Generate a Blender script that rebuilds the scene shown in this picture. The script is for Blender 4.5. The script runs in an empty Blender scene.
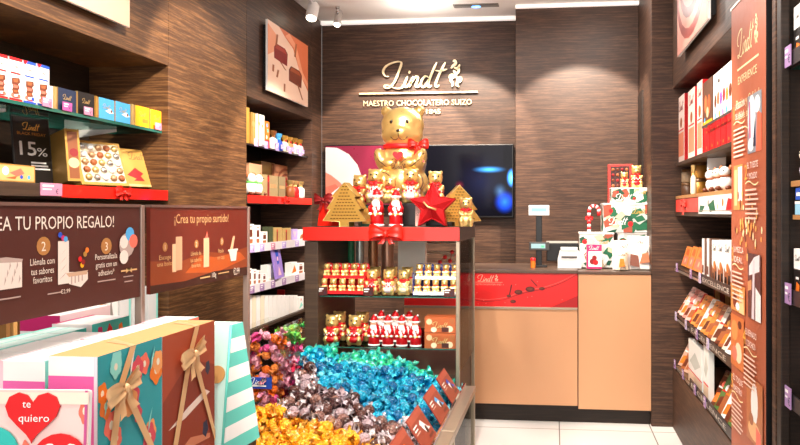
import bpy, bmesh, math, random
from mathutils import Vector, Matrix, Euler
from mathutils.bvhtree import BVHTree
R = math.radians
random.seed(7)
scene = bpy.context.scene
COL = scene.collection

# ---------------------------------------------------------------- camera
TH = R(5.7); F = 700.0; PX = 485.0; PY = 212.0; H = 1.45
cd = bpy.data.cameras.new('camera'); cam = bpy.data.objects.new('camera', cd); COL.objects.link(cam)
cd.sensor_width = 36; cd.lens = 36*F/800
cd.shift_x = -(PX-400)/800; cd.shift_y = -(222.5-PY)/800
cd.clip_start = .02
cam.location = (0, 0, H); cam.rotation_euler = (R(90), 0, TH)
scene.camera = cam

# ---------------------------------------------------------------- world, exposure
w = bpy.data.worlds.new('world'); scene.world = w; w.use_nodes = True
w.node_tree.nodes['Background'].inputs[0].default_value = (1, .93, .86, 1)
w.node_tree.nodes['Background'].inputs[1].default_value = .34
vs = scene.view_settings
vs.view_transform = 'Standard'; vs.look = 'None'; vs.gamma = 1; vs.use_curve_mapping = False
vs.exposure = 0.8

def area(name, loc, size, power, aim, color=(1, .94, .87)):
    l = bpy.data.lights.new(name, 'AREA'); l.shape = 'RECTANGLE'; l.size, l.size_y = size; l.energy = power; l.color = color
    o = bpy.data.objects.new(name, l); COL.objects.link(o); o.location = loc
    o.rotation_euler = (Vector(aim)-Vector(loc)).to_track_quat('-Z', 'Y').to_euler(); return o
def spot(name, loc, aim, power, ang=45, blend=.35, color=(1, .87, .72), size=.03):
    l = bpy.data.lights.new(name, 'SPOT'); l.energy = power; l.spot_size = R(ang); l.spot_blend = blend; l.color = color; l.shadow_soft_size = size
    o = bpy.data.objects.new(name, l); COL.objects.link(o); o.location = loc
    o.rotation_euler = (Vector(aim)-Vector(loc)).to_track_quat('-Z', 'Y').to_euler(); return o
# unseen fill lamps added above the aisle and behind the camera
area('overhead_fill_light', (-.5, 2.2, 3.0), (1.6, .5), 36, (-.5, 2.3, 0))
area('overhead_fill_light', (-.2, 4.5, 3.0), (1.0, .3), 15, (-.2, 4.4, 0))
area('front_fill_light', (-.4, -1.2, 2.0), (3.0, 2.2), 46, (-.5, 4, 1.2), (1, .95, .9))
# track spots
spot('track_light', (-.9, 2.1, 2.95), (-2.2, 3.1, 1.5), 130, 50)
spot('track_light', (-.7, 3.0, 2.95), (-2.05, 3.85, 2.0), 210, 40)
spot('track_light', (-.6, 4.1, 2.95), (-2.2, 5.0, 1.15), 190, 48)
spot('track_light', (-1.25, 4.85, 3.0), (-1.4, 5.87, 1.75), 150, 62, .2)
spot('track_light', (-.75, 4.85, 3.0), (-.8, 5.87, 1.75), 150, 62, .2)
spot('track_light', (.18, 4.5, 3.0), (.2, 5.55, 1.7), 165, 62, .2)
spot('track_light', (-.3, 3.3, 2.95), (.12, 4.9, .9), 85, 40)
spot('track_light', (-.3, 3.4, 2.95), (.45, 4.9, 1.1), 60, 34)
spot('track_light', (-.7, 2.5, 2.95), (-.9, 3.95, 1.6), 120, 30, color=(1, .9, .76))
spot('track_light', (-.5, 1.7, 2.95), (-.9, 3.0, .65), 190, 44, color=(1, .93, .82))
spot('track_light', (-.5, .8, 2.95), (-1.1, 1.7, 1.0), 55, 46, color=(1, .93, .82))
spot('track_light', (-.3, 3.0, 2.95), (1.0, 3.9, .9), 120, 54)
spot('track_light', (-.3, 3.4, 2.95), (.95, 3.9, 1.9), 75, 44)
spot('track_light', (-.3, 1.9, 2.95), (.8, 2.6, 1.5), 60, 46)
spot('track_light', (-.4, 1.2, 2.6), (-.9, 3.62, 1.0), 70, 26, color=(1, .9, .78))

# ---------------------------------------------------------------- measuring helpers
def Yu(u, X):
    return X/math.tan(math.atan((u-PX)/F)-TH)
def Xu(u, Y):
    return Y*math.tan(math.atan((u-PX)/F)-TH)
def depth(X, Y): return Y*math.cos(TH)-X*math.sin(TH)
def zv(v, X, Y): return H-(v-PY)/F*depth(X, Y)
def proj(x, y, z):
    d = depth(x, y); return PX+F*(x*math.cos(TH)+y*math.sin(TH))/d, PY-F*(z-H)/d

# ---------------------------------------------------------------- materials
def lin(c):
    if isinstance(c, str): c = tuple(int(c[i:i+2], 16)/255 for i in (0, 2, 4))
    return tuple((x/12.92 if x <= .04045 else ((x+.055)/1.055)**2.4) for x in c)+(1,)
_m = {}
def mat(col, rough=.5, metal=0, bump=None, emit=0, coat=0, name=None):
    key = (str(col), rough, metal, str(bump), emit, coat)
    if key in _m: return _m[key]
    m = bpy.data.materials.new(name or 'paint'); m.use_nodes = True
    nt = m.node_tree; b = nt.nodes['Principled BSDF']; c = lin(col)
    b.inputs['Base Color'].default_value = c; b.inputs['Roughness'].default_value = rough; b.inputs['Metallic'].default_value = metal
    b.inputs['Coat Weight'].default_value = coat
    if emit: b.inputs['Emission Color'].default_value = c; b.inputs['Emission Strength'].default_value = emit
    # slight procedural variation on every surface
    tc = nt.nodes.new('ShaderNodeTexCoord'); nz = nt.nodes.new('ShaderNodeTexNoise')
    nt.links.new(tc.outputs['Object'], nz.inputs['Vector'])
    nz.inputs['Scale'].default_value = bump[0] if bump else 30
    mr = nt.nodes.new('ShaderNodeMapRange'); mr.inputs[3].default_value = max(0, rough-.06); mr.inputs[4].default_value = min(1, rough+.06)
    nt.links.new(nz.outputs[0], mr.inputs[0]); nt.links.new(mr.outputs[0], b.inputs['Roughness'])
    if bump:
        bp = nt.nodes.new('ShaderNodeBump'); bp.inputs['Strength'].default_value = bump[1]; bp.inputs['Distance'].default_value = bump[2]
        nt.links.new(nz.outputs[0], bp.inputs['Height']); nt.links.new(bp.outputs[0], b.inputs['Normal'])
    _m[key] = m; return m
def wood(name, c0, c1, rough=.5, axis='z', fine=260, along=7, spec=.4, axis2=None):
    m = bpy.data.materials.new(name); m.use_nodes = True; nt = m.node_tree; b = nt.nodes['Principled BSDF']
    tc = nt.nodes.new('ShaderNodeTexCoord'); mp = nt.nodes.new('ShaderNodeMapping')
    s = {'z': (along, along, fine), 'y': (fine, along, fine)}[axis]
    mp.inputs['Scale'].default_value = s
    nt.links.new(tc.outputs['Object'], mp.inputs['Vector'])
    n = nt.nodes.new('ShaderNodeTexNoise'); n.inputs['Scale'].default_value = 1; n.inputs['Detail'].default_value = 5; n.inputs['Roughness'].default_value = .62; n.inputs['Distortion'].default_value = .15
    nt.links.new(mp.outputs[0], n.inputs['Vector'])
    n2 = nt.nodes.new('ShaderNodeTexNoise'); n2.inputs['Scale'].default_value = 1; n2.inputs['Detail'].default_value = 2
    mp2 = nt.nodes.new('ShaderNodeMapping'); mp2.inputs['Scale'].default_value = tuple(x*.22 for x in s)
    nt.links.new(tc.outputs['Object'], mp2.inputs['Vector']); nt.links.new(mp2.outputs[0], n2.inputs['Vector'])
    ad = nt.nodes.new('ShaderNodeMath'); ad.operation = 'MULTIPLY_ADD'; ad.inputs[1].default_value = .45
    nt.links.new(n2.outputs[0], ad.inputs[0])
    ml = nt.nodes.new('ShaderNodeMath'); ml.operation = 'MULTIPLY'; ml.inputs[1].default_value = .34
    nt.links.new(n.outputs[0], ml.inputs[0]); nt.links.new(ml.outputs[0], ad.inputs[2])
    cr = nt.nodes.new('ShaderNodeValToRGB'); cr.color_ramp.elements[0].position = .36; cr.color_ramp.elements[1].position = .64
    cr.color_ramp.elements[0].color = lin(c0); cr.color_ramp.elements[1].color = lin(c1)
    nt.links.new(ad.outputs[0], cr.inputs[0]); nt.links.new(cr.outputs[0], b.inputs['Base Color'])
    b.inputs['Roughness'].default_value = rough; b.inputs['Specular IOR Level'].default_value = spec
    bp = nt.nodes.new('ShaderNodeBump'); bp.inputs['Strength'].default_value = .25; bp.inputs['Distance'].default_value = .001
    nt.links.new(ad.outputs[0], bp.inputs['Height']); nt.links.new(bp.outputs[0], b.inputs['Normal'])
    return m
def glassy(name, tint=(.95, .98, .97), refl=.12):
    m = bpy.data.materials.new(name); m.use_nodes = True; nt = m.node_tree; nt.nodes.clear()
    o = nt.nodes.new('ShaderNodeOutputMaterial'); mx = nt.nodes.new('ShaderNodeMixShader')
    t = nt.nodes.new('ShaderNodeBsdfTransparent'); t.inputs[0].default_value = tint+(1,)
    g = nt.nodes.new('ShaderNodeBsdfGlossy'); g.inputs['Roughness'].default_value = .03
    lw = nt.nodes.new('ShaderNodeLayerWeight'); lw.inputs[0].default_value = refl
    nt.links.new(lw.outputs['Fresnel'], mx.inputs[0]); nt.links.new(t.outputs[0], mx.inputs[1]); nt.links.new(g.outputs[0], mx.inputs[2]); nt.links.new(mx.outputs[0], o.inputs[0])
    return m
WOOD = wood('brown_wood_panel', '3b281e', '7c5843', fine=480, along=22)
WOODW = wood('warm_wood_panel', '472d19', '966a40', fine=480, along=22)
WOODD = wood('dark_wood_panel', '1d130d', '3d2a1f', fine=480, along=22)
GREIGE = wood('greige_laminate', '6b6055', '82766a', fine=200)
FIX = wood('fixture_wood', '3b2c22', '5a4535')
GLASS = glassy('clear_glass'); GLASS2 = glassy('case_glass', (.97, .985, .98), .06)
GEDGE = mat('1f6055', .15, .0, coat=1); 
WHITE = mat('f2f0ee', .45); CREAM = mat('ece0c8', .5); BLACK = mat('0d0c0d', .35); OFFBLACK = mat('1b1818', .4)
SILVER = mat('c9c6c0', .3, .9); CHAMP = mat('b3a48f', .35, .75); CHROME = mat('dedede', .12, 1)
GOLD = mat('dcae50', .35, .6, (60, .15, .002)); GOLDP = mat('c89b4e', .42, .55); GOLDL = mat('e8c987', .35, .7)
BEARG = mat('efcc80', .3, .72, (28, .12, .003), 0, .2); BRONZE = mat('a5703f', .35, .7); COPPER = mat('b9835e', .35, .6)
KRAFT = mat('c49455', .65); KRAFTD = mat('8d6233', .65)
RED = mat('d8131a', .5); REDSAT = mat('e81e0e', .42, 0, None, 0, .3); REDF = mat('d5141c', .3, .45, (60, .3, .003)); DRED = mat('8d1418', .5)
GLITTER = mat('c01018', .35, .55, (420, .9, .004)); PINK = mat('ea5fa5', .5); LPINK = mat('f3c3cf', .5); MAGENTA = mat('c2246a', .5)
TEAL = mat('2fb9b0', .5); LTEAL = mat('8fdcd2', .5); BLUE = mat('1f4fc0', .5); LBLUE = mat('4aa5e0', .5); NAVY = mat('1e2c48', .45)
LILAC = mat('b7a2dc', .5); PURPLE = mat('7c4a9c', .5); ORANGE = mat('ee7a24', .5); YELLOW = mat('eda816', .5); GREEN = mat('14603f', .5); LGREEN = mat('58b94a', .5)
CHOC = mat('6a321c', .4); CHOCL = mat('a45d34', .4); SKIN = mat('e8a98a', .5); CORAL = mat('f0705c', .5); PEACH = mat('f0b890', .55)
TAGM = mat('a583b4', .4); TAGP = mat('c987a5', .4); GREY = mat('8d8882', .5); DGREY = mat('3c3a3a', .45)
SIGNB = mat('4a1f1a', .4); SIGNR = mat('6a2215', .4); CARD = mat('8c2f22', .35, 0, None, 0, .3)

# ---------------------------------------------------------------- mesh helpers
def tag(o, label, cat, group=None, kind=None):
    if label: o['label'] = label
    if cat: o['category'] = cat
    if group: o['group'] = group
    if kind: o['kind'] = kind
    return o
def thing(name, label, cat, loc=(0, 0, 0), rz=0, group=None, rx=0, ry=0):
    o = bpy.data.objects.new(name, None); COL.objects.link(o); o.empty_display_size = .02
    o.location = loc; o.rotation_euler = (rx, ry, rz); return tag(o, label, cat, group)
_tg = {}
def text_geo(s):
    if s in _tg: return _tg[s]
    c = bpy.data.curves.new('t', 'FONT'); c.body = s; c.size = 1; c.resolution_u = 2
    o = bpy.data.objects.new('t', c); COL.objects.link(o)
    me = bpy.data.meshes.new_from_object(o.evaluated_get(bpy.context.evaluated_depsgraph_get()))
    vs_ = [(v.co.x/.73, v.co.y/.73) for v in me.vertices]; fs = [tuple(p.vertices) for p in me.polygons]
    bpy.data.objects.remove(o); bpy.data.curves.remove(c); bpy.data.meshes.remove(me)
    xs = [v[0] for v in vs_] or [0]
    x0, x1 = min(xs), max(xs)
    _tg[s] = ([(x-(x0+x1)/2, y-.5) for x, y in vs_], fs, x1-x0); return _tg[s]
def smooth_pts(p, n=6):
    q = [p[0]]+list(p)+[p[-1]]; out = []
    for i in range(1, len(q)-2):
        for k in range(n):
            t = k/n; a, b, c, d = q[i-1], q[i], q[i+1], q[i+2]
            out.append(tuple(.5*((2*b[j])+(-a[j]+c[j])*t+(2*a[j]-5*b[j]+4*c[j]-d[j])*t*t+(-a[j]+3*b[j]-3*c[j]+d[j])*t**3) for j in range(len(b))))
    out.append(tuple(p[-1])); return out
LINDT = [[(.42, .6), (.22, .62), (.1, .85), (.25, 1.12), (.6, 1.3), (.95, 1.36), (1.08, 1.28), (1.0, 1.0), (.85, .6), (.68, .25), (.5, .06), (.28, -.02), (.18, .08), (.32, .14), (.55, .05), (.85, -.04), (1.1, .0), (1.25, .2)],
         [(1.42, .58), (1.27, .25), (1.27, .03), (1.4, .06), (1.55, .25)], [(1.47, .74), (1.52, .82), (1.55, .86)], [(1.72, .58), (1.6, .3), (1.5, .0)], [(1.55, .15), (1.75, .48), (1.92, .58), (1.96, .45), (1.85, .15), (1.88, .01), (2.0, .07), (2.1, .22)],
         [(2.52, .5), (2.35, .58), (2.15, .35), (2.12, .08), (2.25, .0), (2.42, .18), (2.55, .45)], [(2.95, 1.28), (2.7, .75), (2.5, .2), (2.52, .0), (2.68, .1)],
         [(3.4, 1.28), (3.1, .7), (2.9, .2), (2.92, .01), (3.08, .1)], [(2.85, .86), (3.15, .84), (3.5, .92)]]
CREST = [[(3.75, .0), (3.78, .2), (3.68, .35), (3.8, .5), (3.95, .55), (3.9, .75), (3.82, .85)], [(3.95, .55), (4.05, .35), (4.0, .1), (4.12, 0)], [(3.6, .45), (3.7, .6), (3.85, .6)],
         [(3.7, .95), (3.82, 1.1), (3.95, 1.2), (3.9, 1.35), (3.8, 1.3)], [(4.1, 1.05), (4.1, .8), (4.0, .65)], [(3.85, 1.0), (4.05, .95), (4.15, 1.15)], [(4.15, .2), (4.22, .4), (4.1, .5)]]
def stroke_polys(strokes, wid=.085, calli=True, n=5):
    out = []
    for st in strokes:
        p = smooth_pts(st, n); L, Rr = [], []
        for i, a in enumerate(p):
            b = p[min(i+1, len(p)-1)]; c = p[max(i-1, 0)]; dx, dy = b[0]-c[0], b[1]-c[1]; l = math.hypot(dx, dy) or 1; dx /= l; dy /= l
            k = .35+.65*abs(dy*.9+dx*.3) if calli else 1
            e = min(1, .35+i*.3, .35+(len(p)-1-i)*.3); ww = wid*k*e/1.6*1.6/2
            L.append((a[0]-dy*ww, a[1]+dx*ww)); Rr.append((a[0]+dy*ww, a[1]-dx*ww))
        for i in range(len(p)-1): out.append([L[i], Rr[i], Rr[i+1], L[i+1]])
    return out
LOGO = stroke_polys(LINDT, .12)+stroke_polys(CREST, .13, False, 3)
LOGOS = stroke_polys(LINDT, .16, True, 3)
def disc(cx, cy, r, n=14, ry=None, a0=0):
    ry = ry or r
    return [(cx+r*math.cos(a0+2*math.pi*i/n), cy+ry*math.sin(a0+2*math.pi*i/n)) for i in range(n)]
def heart(cx, cy, s, n=20):
    o = []
    for i in range(n):
        t = 2*math.pi*i/n; o.append((cx+s*16*math.sin(t)**3/17, cy+s*(13*math.cos(t)-5*math.cos(2*t)-2*math.cos(3*t)-math.cos(4*t))/17))
    return o[::-1]

class MB:
    def __init__(s): s.v = []; s.f = []; s.m = []; s.sm = []; s.mats = []; s.T = Matrix.Identity(4)
    def mi(s, m):
        if m not in s.mats: s.mats.append(m)
        return s.mats.index(m)
    def add(s, vs_, fs, m, smooth=False):
        b = len(s.v); s.v += [tuple(s.T @ Vector(v)) for v in vs_]; k = s.mi(m)
        for f in fs: s.f.append(tuple(b+i for i in f)); s.m.append(k); s.sm.append(smooth)
    def box(s, lo, hi, m, bev=0, faces=None):
        x0, y0, z0 = lo; x1, y1, z1 = hi
        if bev:
            bm = bmesh.new(); bmesh.ops.create_cube(bm, size=1)
            for v in bm.verts: v.co = Vector(((x0+x1)/2+v.co.x*(x1-x0), (y0+y1)/2+v.co.y*(y1-y0), (z0+z1)/2+v.co.z*(z1-z0)))
            bmesh.ops.bevel(bm, geom=bm.edges[:], offset=bev, segments=2, affect='EDGES', profile=.6)
            s.frombm(bm, m); return
        vv = [(x0, y0, z0), (x1, y0, z0), (x1, y1, z0), (x0, y1, z0), (x0, y0, z1), (x1, y0, z1), (x1, y1, z1), (x0, y1, z1)]
        ff = [(0, 3, 2, 1), (4, 5, 6, 7), (0, 1, 5, 4), (1, 2, 6, 5), (2, 3, 7, 6), (3, 0, 4, 7)]   # bottom top front right back left
        if faces is None: s.add(vv, ff, m)
        else:
            for f, mm in zip(ff, faces): s.add(vv, [f], mm)
    def frombm(s, bm, m, smooth=False):
        bm.verts.index_update(); s.add([v.co[:] for v in bm.verts], [[v.index for v in f.verts] for f in bm.faces], m, smooth); bm.free()
    def ell(s, c, r, m, seg=16, rings=10, rot=None):
        bm = bmesh.new(); bmesh.ops.create_uvsphere(bm, u_segments=seg, v_segments=rings, radius=1)
        M = Matrix.Translation(c) @ (Euler(rot).to_matrix().to_4x4() if rot else Matrix.Identity(4)) @ Matrix.Diagonal((*r, 1) if hasattr(r, '__len__') else (r, r, r, 1))
        bmesh.ops.transform(bm, matrix=M, verts=bm.verts); s.frombm(bm, m, True)
    def lathe(s, prof, m, seg=20, c=(0, 0, 0), smooth=True, sx=1, sy=1):
        vv = []; ff = []
        for r, z in prof:
            for i in range(seg): a = 2*math.pi*i/seg; vv.append((c[0]+r*math.cos(a)*sx, c[1]+r*math.sin(a)*sy, c[2]+z))
        for j in range(len(prof)-1):
            for i in range(seg): k = (i+1) % seg; ff.append((j*seg+i, j*seg+k, (j+1)*seg+k, (j+1)*seg+i))
        s.add(vv, ff, m, smooth); s.add([vv[i] for i in range(seg)][::-1], [tuple(range(seg))], m); s.add(vv[-seg:], [tuple(range(seg))], m)
    def tube(s, pts, r, m, seg=8, closed=False):
        pts = [Vector(p) for p in pts]; n = len(pts); vv = []; ff = []; up = Vector((0, 0, 1)); prev = None
        for i, p in enumerate(pts):
            t = (pts[(i+1) % n if closed else min(i+1, n-1)]-pts[(i-1) % n if closed else max(i-1, 0)])
            t = t.normalized() if t.length > 1e-9 else Vector((0, 0, 1))
            a = prev if prev is not None else (up if abs(t.z) < .9 else Vector((1, 0, 0)))
            a = (a-t*a.dot(t)); a = a.normalized() if a.length > 1e-6 else t.orthogonal().normalized(); prev = a; b = t.cross(a)
            rr = r[i] if hasattr(r, '__len__') else r
            for k in range(seg): q = 2*math.pi*k/seg; vv.append(p+a*rr*math.cos(q)+b*rr*math.sin(q))
        for i in range(n if closed else n-1):
            j = (i+1) % n
            for k in range(seg): l = (k+1) % seg; ff.append((i*seg+k, i*seg+l, j*seg+l, j*seg+k))
        if not closed: ff += [tuple(range(seg))[::-1], tuple(range((n-1)*seg, n*seg))]
        s.add(vv, ff, m, True)
    def prism(s, pts, y0, y1, m, side=None, smooth=False):      # pts in x,z, extruded along y
        n = len(pts); A = sum(pts[i][0]*pts[(i+1) % n][1]-pts[(i+1) % n][0]*pts[i][1] for i in range(n))
        if A < 0: pts = pts[::-1]
        vv = [(x, y0, z) for x, z in pts]+[(x, y1, z) for x, z in pts]
        s.add(vv, [tuple(range(n)), tuple(range(2*n-1, n-1, -1))], m)
        s.add(vv, [(i, i+n, (i+1) % n+n, (i+1) % n) for i in range(n)], side or m, smooth)
    def art(s, o, ux, uy, wd, ht, items, eps=.0006):
        o = Vector(o); ux = Vector(ux); uy = Vector(uy); nn = ux.cross(uy); k = 0
        for it in items:
            k += 1; off = nn*(eps+k*.00005); T = it[0]
            P = lambda x, y: tuple(o+ux*(x*wd)+uy*(y*ht)+off)
            if T == 'r': _, x0, y0, x1, y1, m = it; s.add([P(x0, y0), P(x1, y0), P(x1, y1), P(x0, y1)], [(0, 1, 2, 3)], m)
            elif T == 'p': s.add([P(x, y) for x, y in it[1]], [tuple(range(len(it[1])))], it[2])
            elif T == 'c': s.add([P(it[1]+x/wd, it[2]+y/ht) for x, y in disc(0, 0, it[3]*ht, 14)], [tuple(range(14))], it[4])
            elif T == 'h': s.add([P(it[1]+x/wd, it[2]+y/ht) for x, y in heart(0, 0, it[3]*ht)], [tuple(range(20))], it[4])
            elif T == 't':
                _, st, x, y, hh, m = it[:6]; g, fs, tw = text_geo(st); sc = hh*ht; sx = sc
                if len(it) > 6: sx = it[6]*wd/tw
                s.add([P(x+a*sx/wd, y+b*sc/ht) for a, b in g], fs, m)
            elif T in 'LS':
                _, x, y, ww, m = it[:5]; full = T == 'L'; polys = LOGO if full else LOGOS; tw = 4.3 if full else 3.5; sc = ww*wd/tw
                sy = it[5]*ht/1.3 if len(it) > 5 else sc
                vv = []; ff = []
                for q in polys:
                    b = len(vv); vv += [P(x+(a-tw/2)*sc/wd, y+(c-.63)*sy/ht) for a, c in q]; ff.append((b, b+1, b+2, b+3))
                s.add(vv, ff, m)
    def mesh(s, name):
        me = bpy.data.meshes.new(name); me.from_pydata(s.v, [], s.f)
        for m in s.mats: me.materials.append(m)
        me.polygons.foreach_set('material_index', s.m); me.polygons.foreach_set('use_smooth', s.sm); me.update(); return me
    def build(s, name, parent=None, loc=(0, 0, 0), rz=0, rx=0):
        o = bpy.data.objects.new(name, s.mesh(name)); COL.objects.link(o); o.location = loc; o.rotation_euler = (rx, 0, rz)
        if parent is not None: o.parent = parent
        return o
def struct(name, mb): o = mb.build(name); o['kind'] = 'structure'; return o
def link_copy(src, parent=None):
    c = src.copy(); COL.objects.link(c); c.parent = parent; return c
def dup(root, loc, rz=None, label=None, scale=None):
    c = link_copy(root); c.location = loc
    if rz is not None: c.rotation_euler.z = rz
    if scale: c.scale = (scale,)*3 if not hasattr(scale, '__len__') else scale
    if label: c['label'] = label
    for ch in root.children:
        d = link_copy(ch, c)
        for g in ch.children: link_copy(g, d)
    return c
ORD = ['first', 'second', 'third', 'fourth', 'fifth', 'sixth', 'seventh', 'eighth', 'ninth', 'tenth', 'eleventh', 'twelfth', 'thirteenth', 'fourteenth']
def blob(name, ells, voxel, m, flat=True, it=6):
    mb = MB()
    for e in ells: mb.ell(e[0], e[1], m, 20, 14, e[2] if len(e) > 2 else None)
    o = mb.build('tmp'); r = o.modifiers.new('r', 'REMESH'); r.mode = 'VOXEL'; r.voxel_size = voxel
    sm = o.modifiers.new('s', 'SMOOTH'); sm.factor = .5; sm.iterations = it
    me = bpy.data.meshes.new_from_object(o.evaluated_get(bpy.context.evaluated_depsgraph_get())); me.name = name
    if flat:
        for v in me.vertices:
            if v.co.z < 0: v.co.z = 0
    for p in me.polygons: p.use_smooth = True
    if not me.materials: me.materials.append(m)
    old = o.data; bpy.data.objects.remove(o); bpy.data.meshes.remove(old); return me
def bow_mb(mb, c, s, m, tails=True, tl=1.0):
    """a tied bow facing -Y, s = half width: two puffed loops, a knot and two tails"""
    cx, cy, cz = c
    for sg in (-1, 1):
        ring = smooth_pts([(0, 0, 0, .10), (.3, -.16, .1, .22), (.7, -.2, .2, .36), (1.0, -.06, .1, .4), (.95, .08, -.02, .38), (.6, .14, -.08, .3), (.25, .08, -.03, .18), (0, .03, 0, .1)], 3)
        vv = []; n = len(ring); K = 6
        for i, (a, yy, z, hw) in enumerate(ring):
            for k in range(K+1):
                q = k/K*2-1; vv.append((cx+sg*(a-.05*abs(q))*s, cy+(yy-.05*math.cos(q*7))*s, cz+(z+q*hw)*s))
        mb.add(vv, [(i*(K+1)+k, i*(K+1)+k+1, (i+1)*(K+1)+k+1, (i+1)*(K+1)+k) for i in range(n-1) for k in range(K)], m, True)
        if tails:
            l = tl*s; pr = smooth_pts([(.02, -.02, .08), (.2, -.35, .13), (.28, -.75, .17), (.45, -1.15, .2)], 3); vv = []
            for i, (a, z, hw) in enumerate(pr):
                for k in range(4): q = k/1.5-1; vv.append((cx+sg*(a+q*hw)*s, cy-(.07+.04*math.sin(i*.9)+.03*math.cos(q*4))*s, cz+z*l+(.1*s*(1-abs(q)) if i == len(pr)-1 else 0)))
            mb.add(vv, [(4*i+k, 4*i+k+1, 4*i+k+5, 4*i+k+4) for i in range(len(pr)-1) for k in range(3)], m, True)
    mb.ell((cx, cy-.1*s, cz), (.15*s, .13*s, .18*s), m, 12, 8)
def pack(name, label, cat, loc, w_, d, h, base, front=(), rz=0, rx=0, side=(), top=(), group=None, faces=None, bev=0, ry=0):
    mb = MB(); mb.box((-w_/2, -d/2, 0), (w_/2, d/2, h), base, bev, faces)
    mb.art((-w_/2, -d/2, 0), (1, 0, 0), (0, 0, 1), w_, h, front)
    if side:
        mb.art((w_/2, -d/2, 0), (0, 1, 0), (0, 0, 1), d, h, side); mb.art((-w_/2, d/2, 0), (0, -1, 0), (0, 0, 1), d, h, side)
    if top: mb.art((-w_/2, -d/2, h), (1, 0, 0), (0, 1, 0), w_, d, top)
    o = mb.build(name, None, loc, rz, rx); o.rotation_euler.y = ry
    return tag(o, label, cat, group)
def wpack(side, u0, u1, vt, z, X, d, name, label, cat, base, front=(), lean=0, turn=0, **k):
    """a pack standing on a side-wall shelf, its front on plane X, seen between columns u0 and u1"""
    Y0, Y1 = Yu(u0, X), Yu(u1, X); Ya, Yb = min(Y0, Y1), max(Y0, Y1); h = zv(vt, X, Y0)-z
    s = -1 if side == 'L' else 1
    return pack(name, label, cat, (X+s*d/2, (Ya+Yb)/2, z+.001+(lean*d*.45)), (Yb-Ya)-.004, d, h, base, front, rz=(R(90)+turn if side == 'L' else R(-90)+turn), rx=-lean, **k)
# ================================================================ SETTING
# floor: large glossy white tiles
fm = bpy.data.materials.new('white_floor_tile'); fm.use_nodes = True; nt = fm.node_tree; b = nt.nodes['Principled BSDF']
tc = nt.nodes.new('ShaderNodeTexCoord'); mp = nt.nodes.new('ShaderNodeMapping'); mp.inputs['Location'].default_value = (-.02+.6, .18, 0)
br = nt.nodes.new('ShaderNodeTexBrick'); br.offset = 0; br.inputs['Scale'].default_value = 1; br.inputs['Brick Width'].default_value = .61; br.inputs['Row Height'].default_value = .61
br.inputs['Mortar Size'].default_value = .004; br.inputs['Color1'].default_value = lin('f5f4f2'); br.inputs['Color2'].default_value = lin('f1f0ee'); br.inputs['Mortar'].default_value = lin('8f8b86')
nt.links.new(tc.outputs['Object'], mp.inputs[0]); nt.links.new(mp.outputs[0], br.inputs[0]); nt.links.new(br.outputs[0], b.inputs['Base Color']); b.inputs['Roughness'].default_value = .18
m = MB(); m.box((-2.7, -1.4, -.1), (1.7, 6.1, 0), fm); struct('floor', m)
CEIL = mat('fbf8f5', .7)
CORN = mat('fff6ee', .4, 0, None, .35)  # faint glow added to the white cornice to brighten it and the ceiling edge
m = MB(); m.box((-2.7, -1.4, 3.085), (1.7, 6.1, 3.16), CEIL); struct('ceiling', m)
m = MB(); m.box((-2.0, 5.83, 3.055), (-.32, 5.87, 3.085), CORN, .006); struct('trim_1', m)
m = MB(); m.box((-.31, 5.515, 3.06), (.65, 5.55, 3.085), CORN, .005); struct('trim_2', m)
# left wall with two shelf niches
LB = [(1.5, 3.46), (4.39, 5.62)]
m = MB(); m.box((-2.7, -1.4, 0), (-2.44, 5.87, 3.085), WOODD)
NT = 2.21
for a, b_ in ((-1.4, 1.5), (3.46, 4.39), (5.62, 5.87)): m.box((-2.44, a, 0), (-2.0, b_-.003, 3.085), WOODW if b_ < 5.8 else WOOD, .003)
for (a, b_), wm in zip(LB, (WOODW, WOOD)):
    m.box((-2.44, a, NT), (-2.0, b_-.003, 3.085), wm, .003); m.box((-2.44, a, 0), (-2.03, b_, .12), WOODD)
struct('wall_left', m)
# back wall, main face and the projecting face behind the counter
m = MB(); m.box((-2.0, 5.87, 0), (-.31, 6.0, 3.085), WOOD); struct('wall_back', m)
m = MB(); m.box((-.31, 5.55, 0), (.65, 6.0, 3.085), WOOD, .004); struct('wall_counter', m)
# right wall with niches; its return beside the counter
XR = .79
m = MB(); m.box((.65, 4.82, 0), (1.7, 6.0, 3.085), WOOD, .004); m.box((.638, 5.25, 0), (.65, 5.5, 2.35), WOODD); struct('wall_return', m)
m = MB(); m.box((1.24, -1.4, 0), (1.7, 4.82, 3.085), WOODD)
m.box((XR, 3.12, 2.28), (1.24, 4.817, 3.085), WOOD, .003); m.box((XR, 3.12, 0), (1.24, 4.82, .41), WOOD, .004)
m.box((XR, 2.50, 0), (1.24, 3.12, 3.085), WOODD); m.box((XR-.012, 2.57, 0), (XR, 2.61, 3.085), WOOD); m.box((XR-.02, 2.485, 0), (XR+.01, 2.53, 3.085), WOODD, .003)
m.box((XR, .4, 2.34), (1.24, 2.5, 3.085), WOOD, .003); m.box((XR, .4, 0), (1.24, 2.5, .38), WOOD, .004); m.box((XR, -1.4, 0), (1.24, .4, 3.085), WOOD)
struct('wall_right', m)

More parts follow.
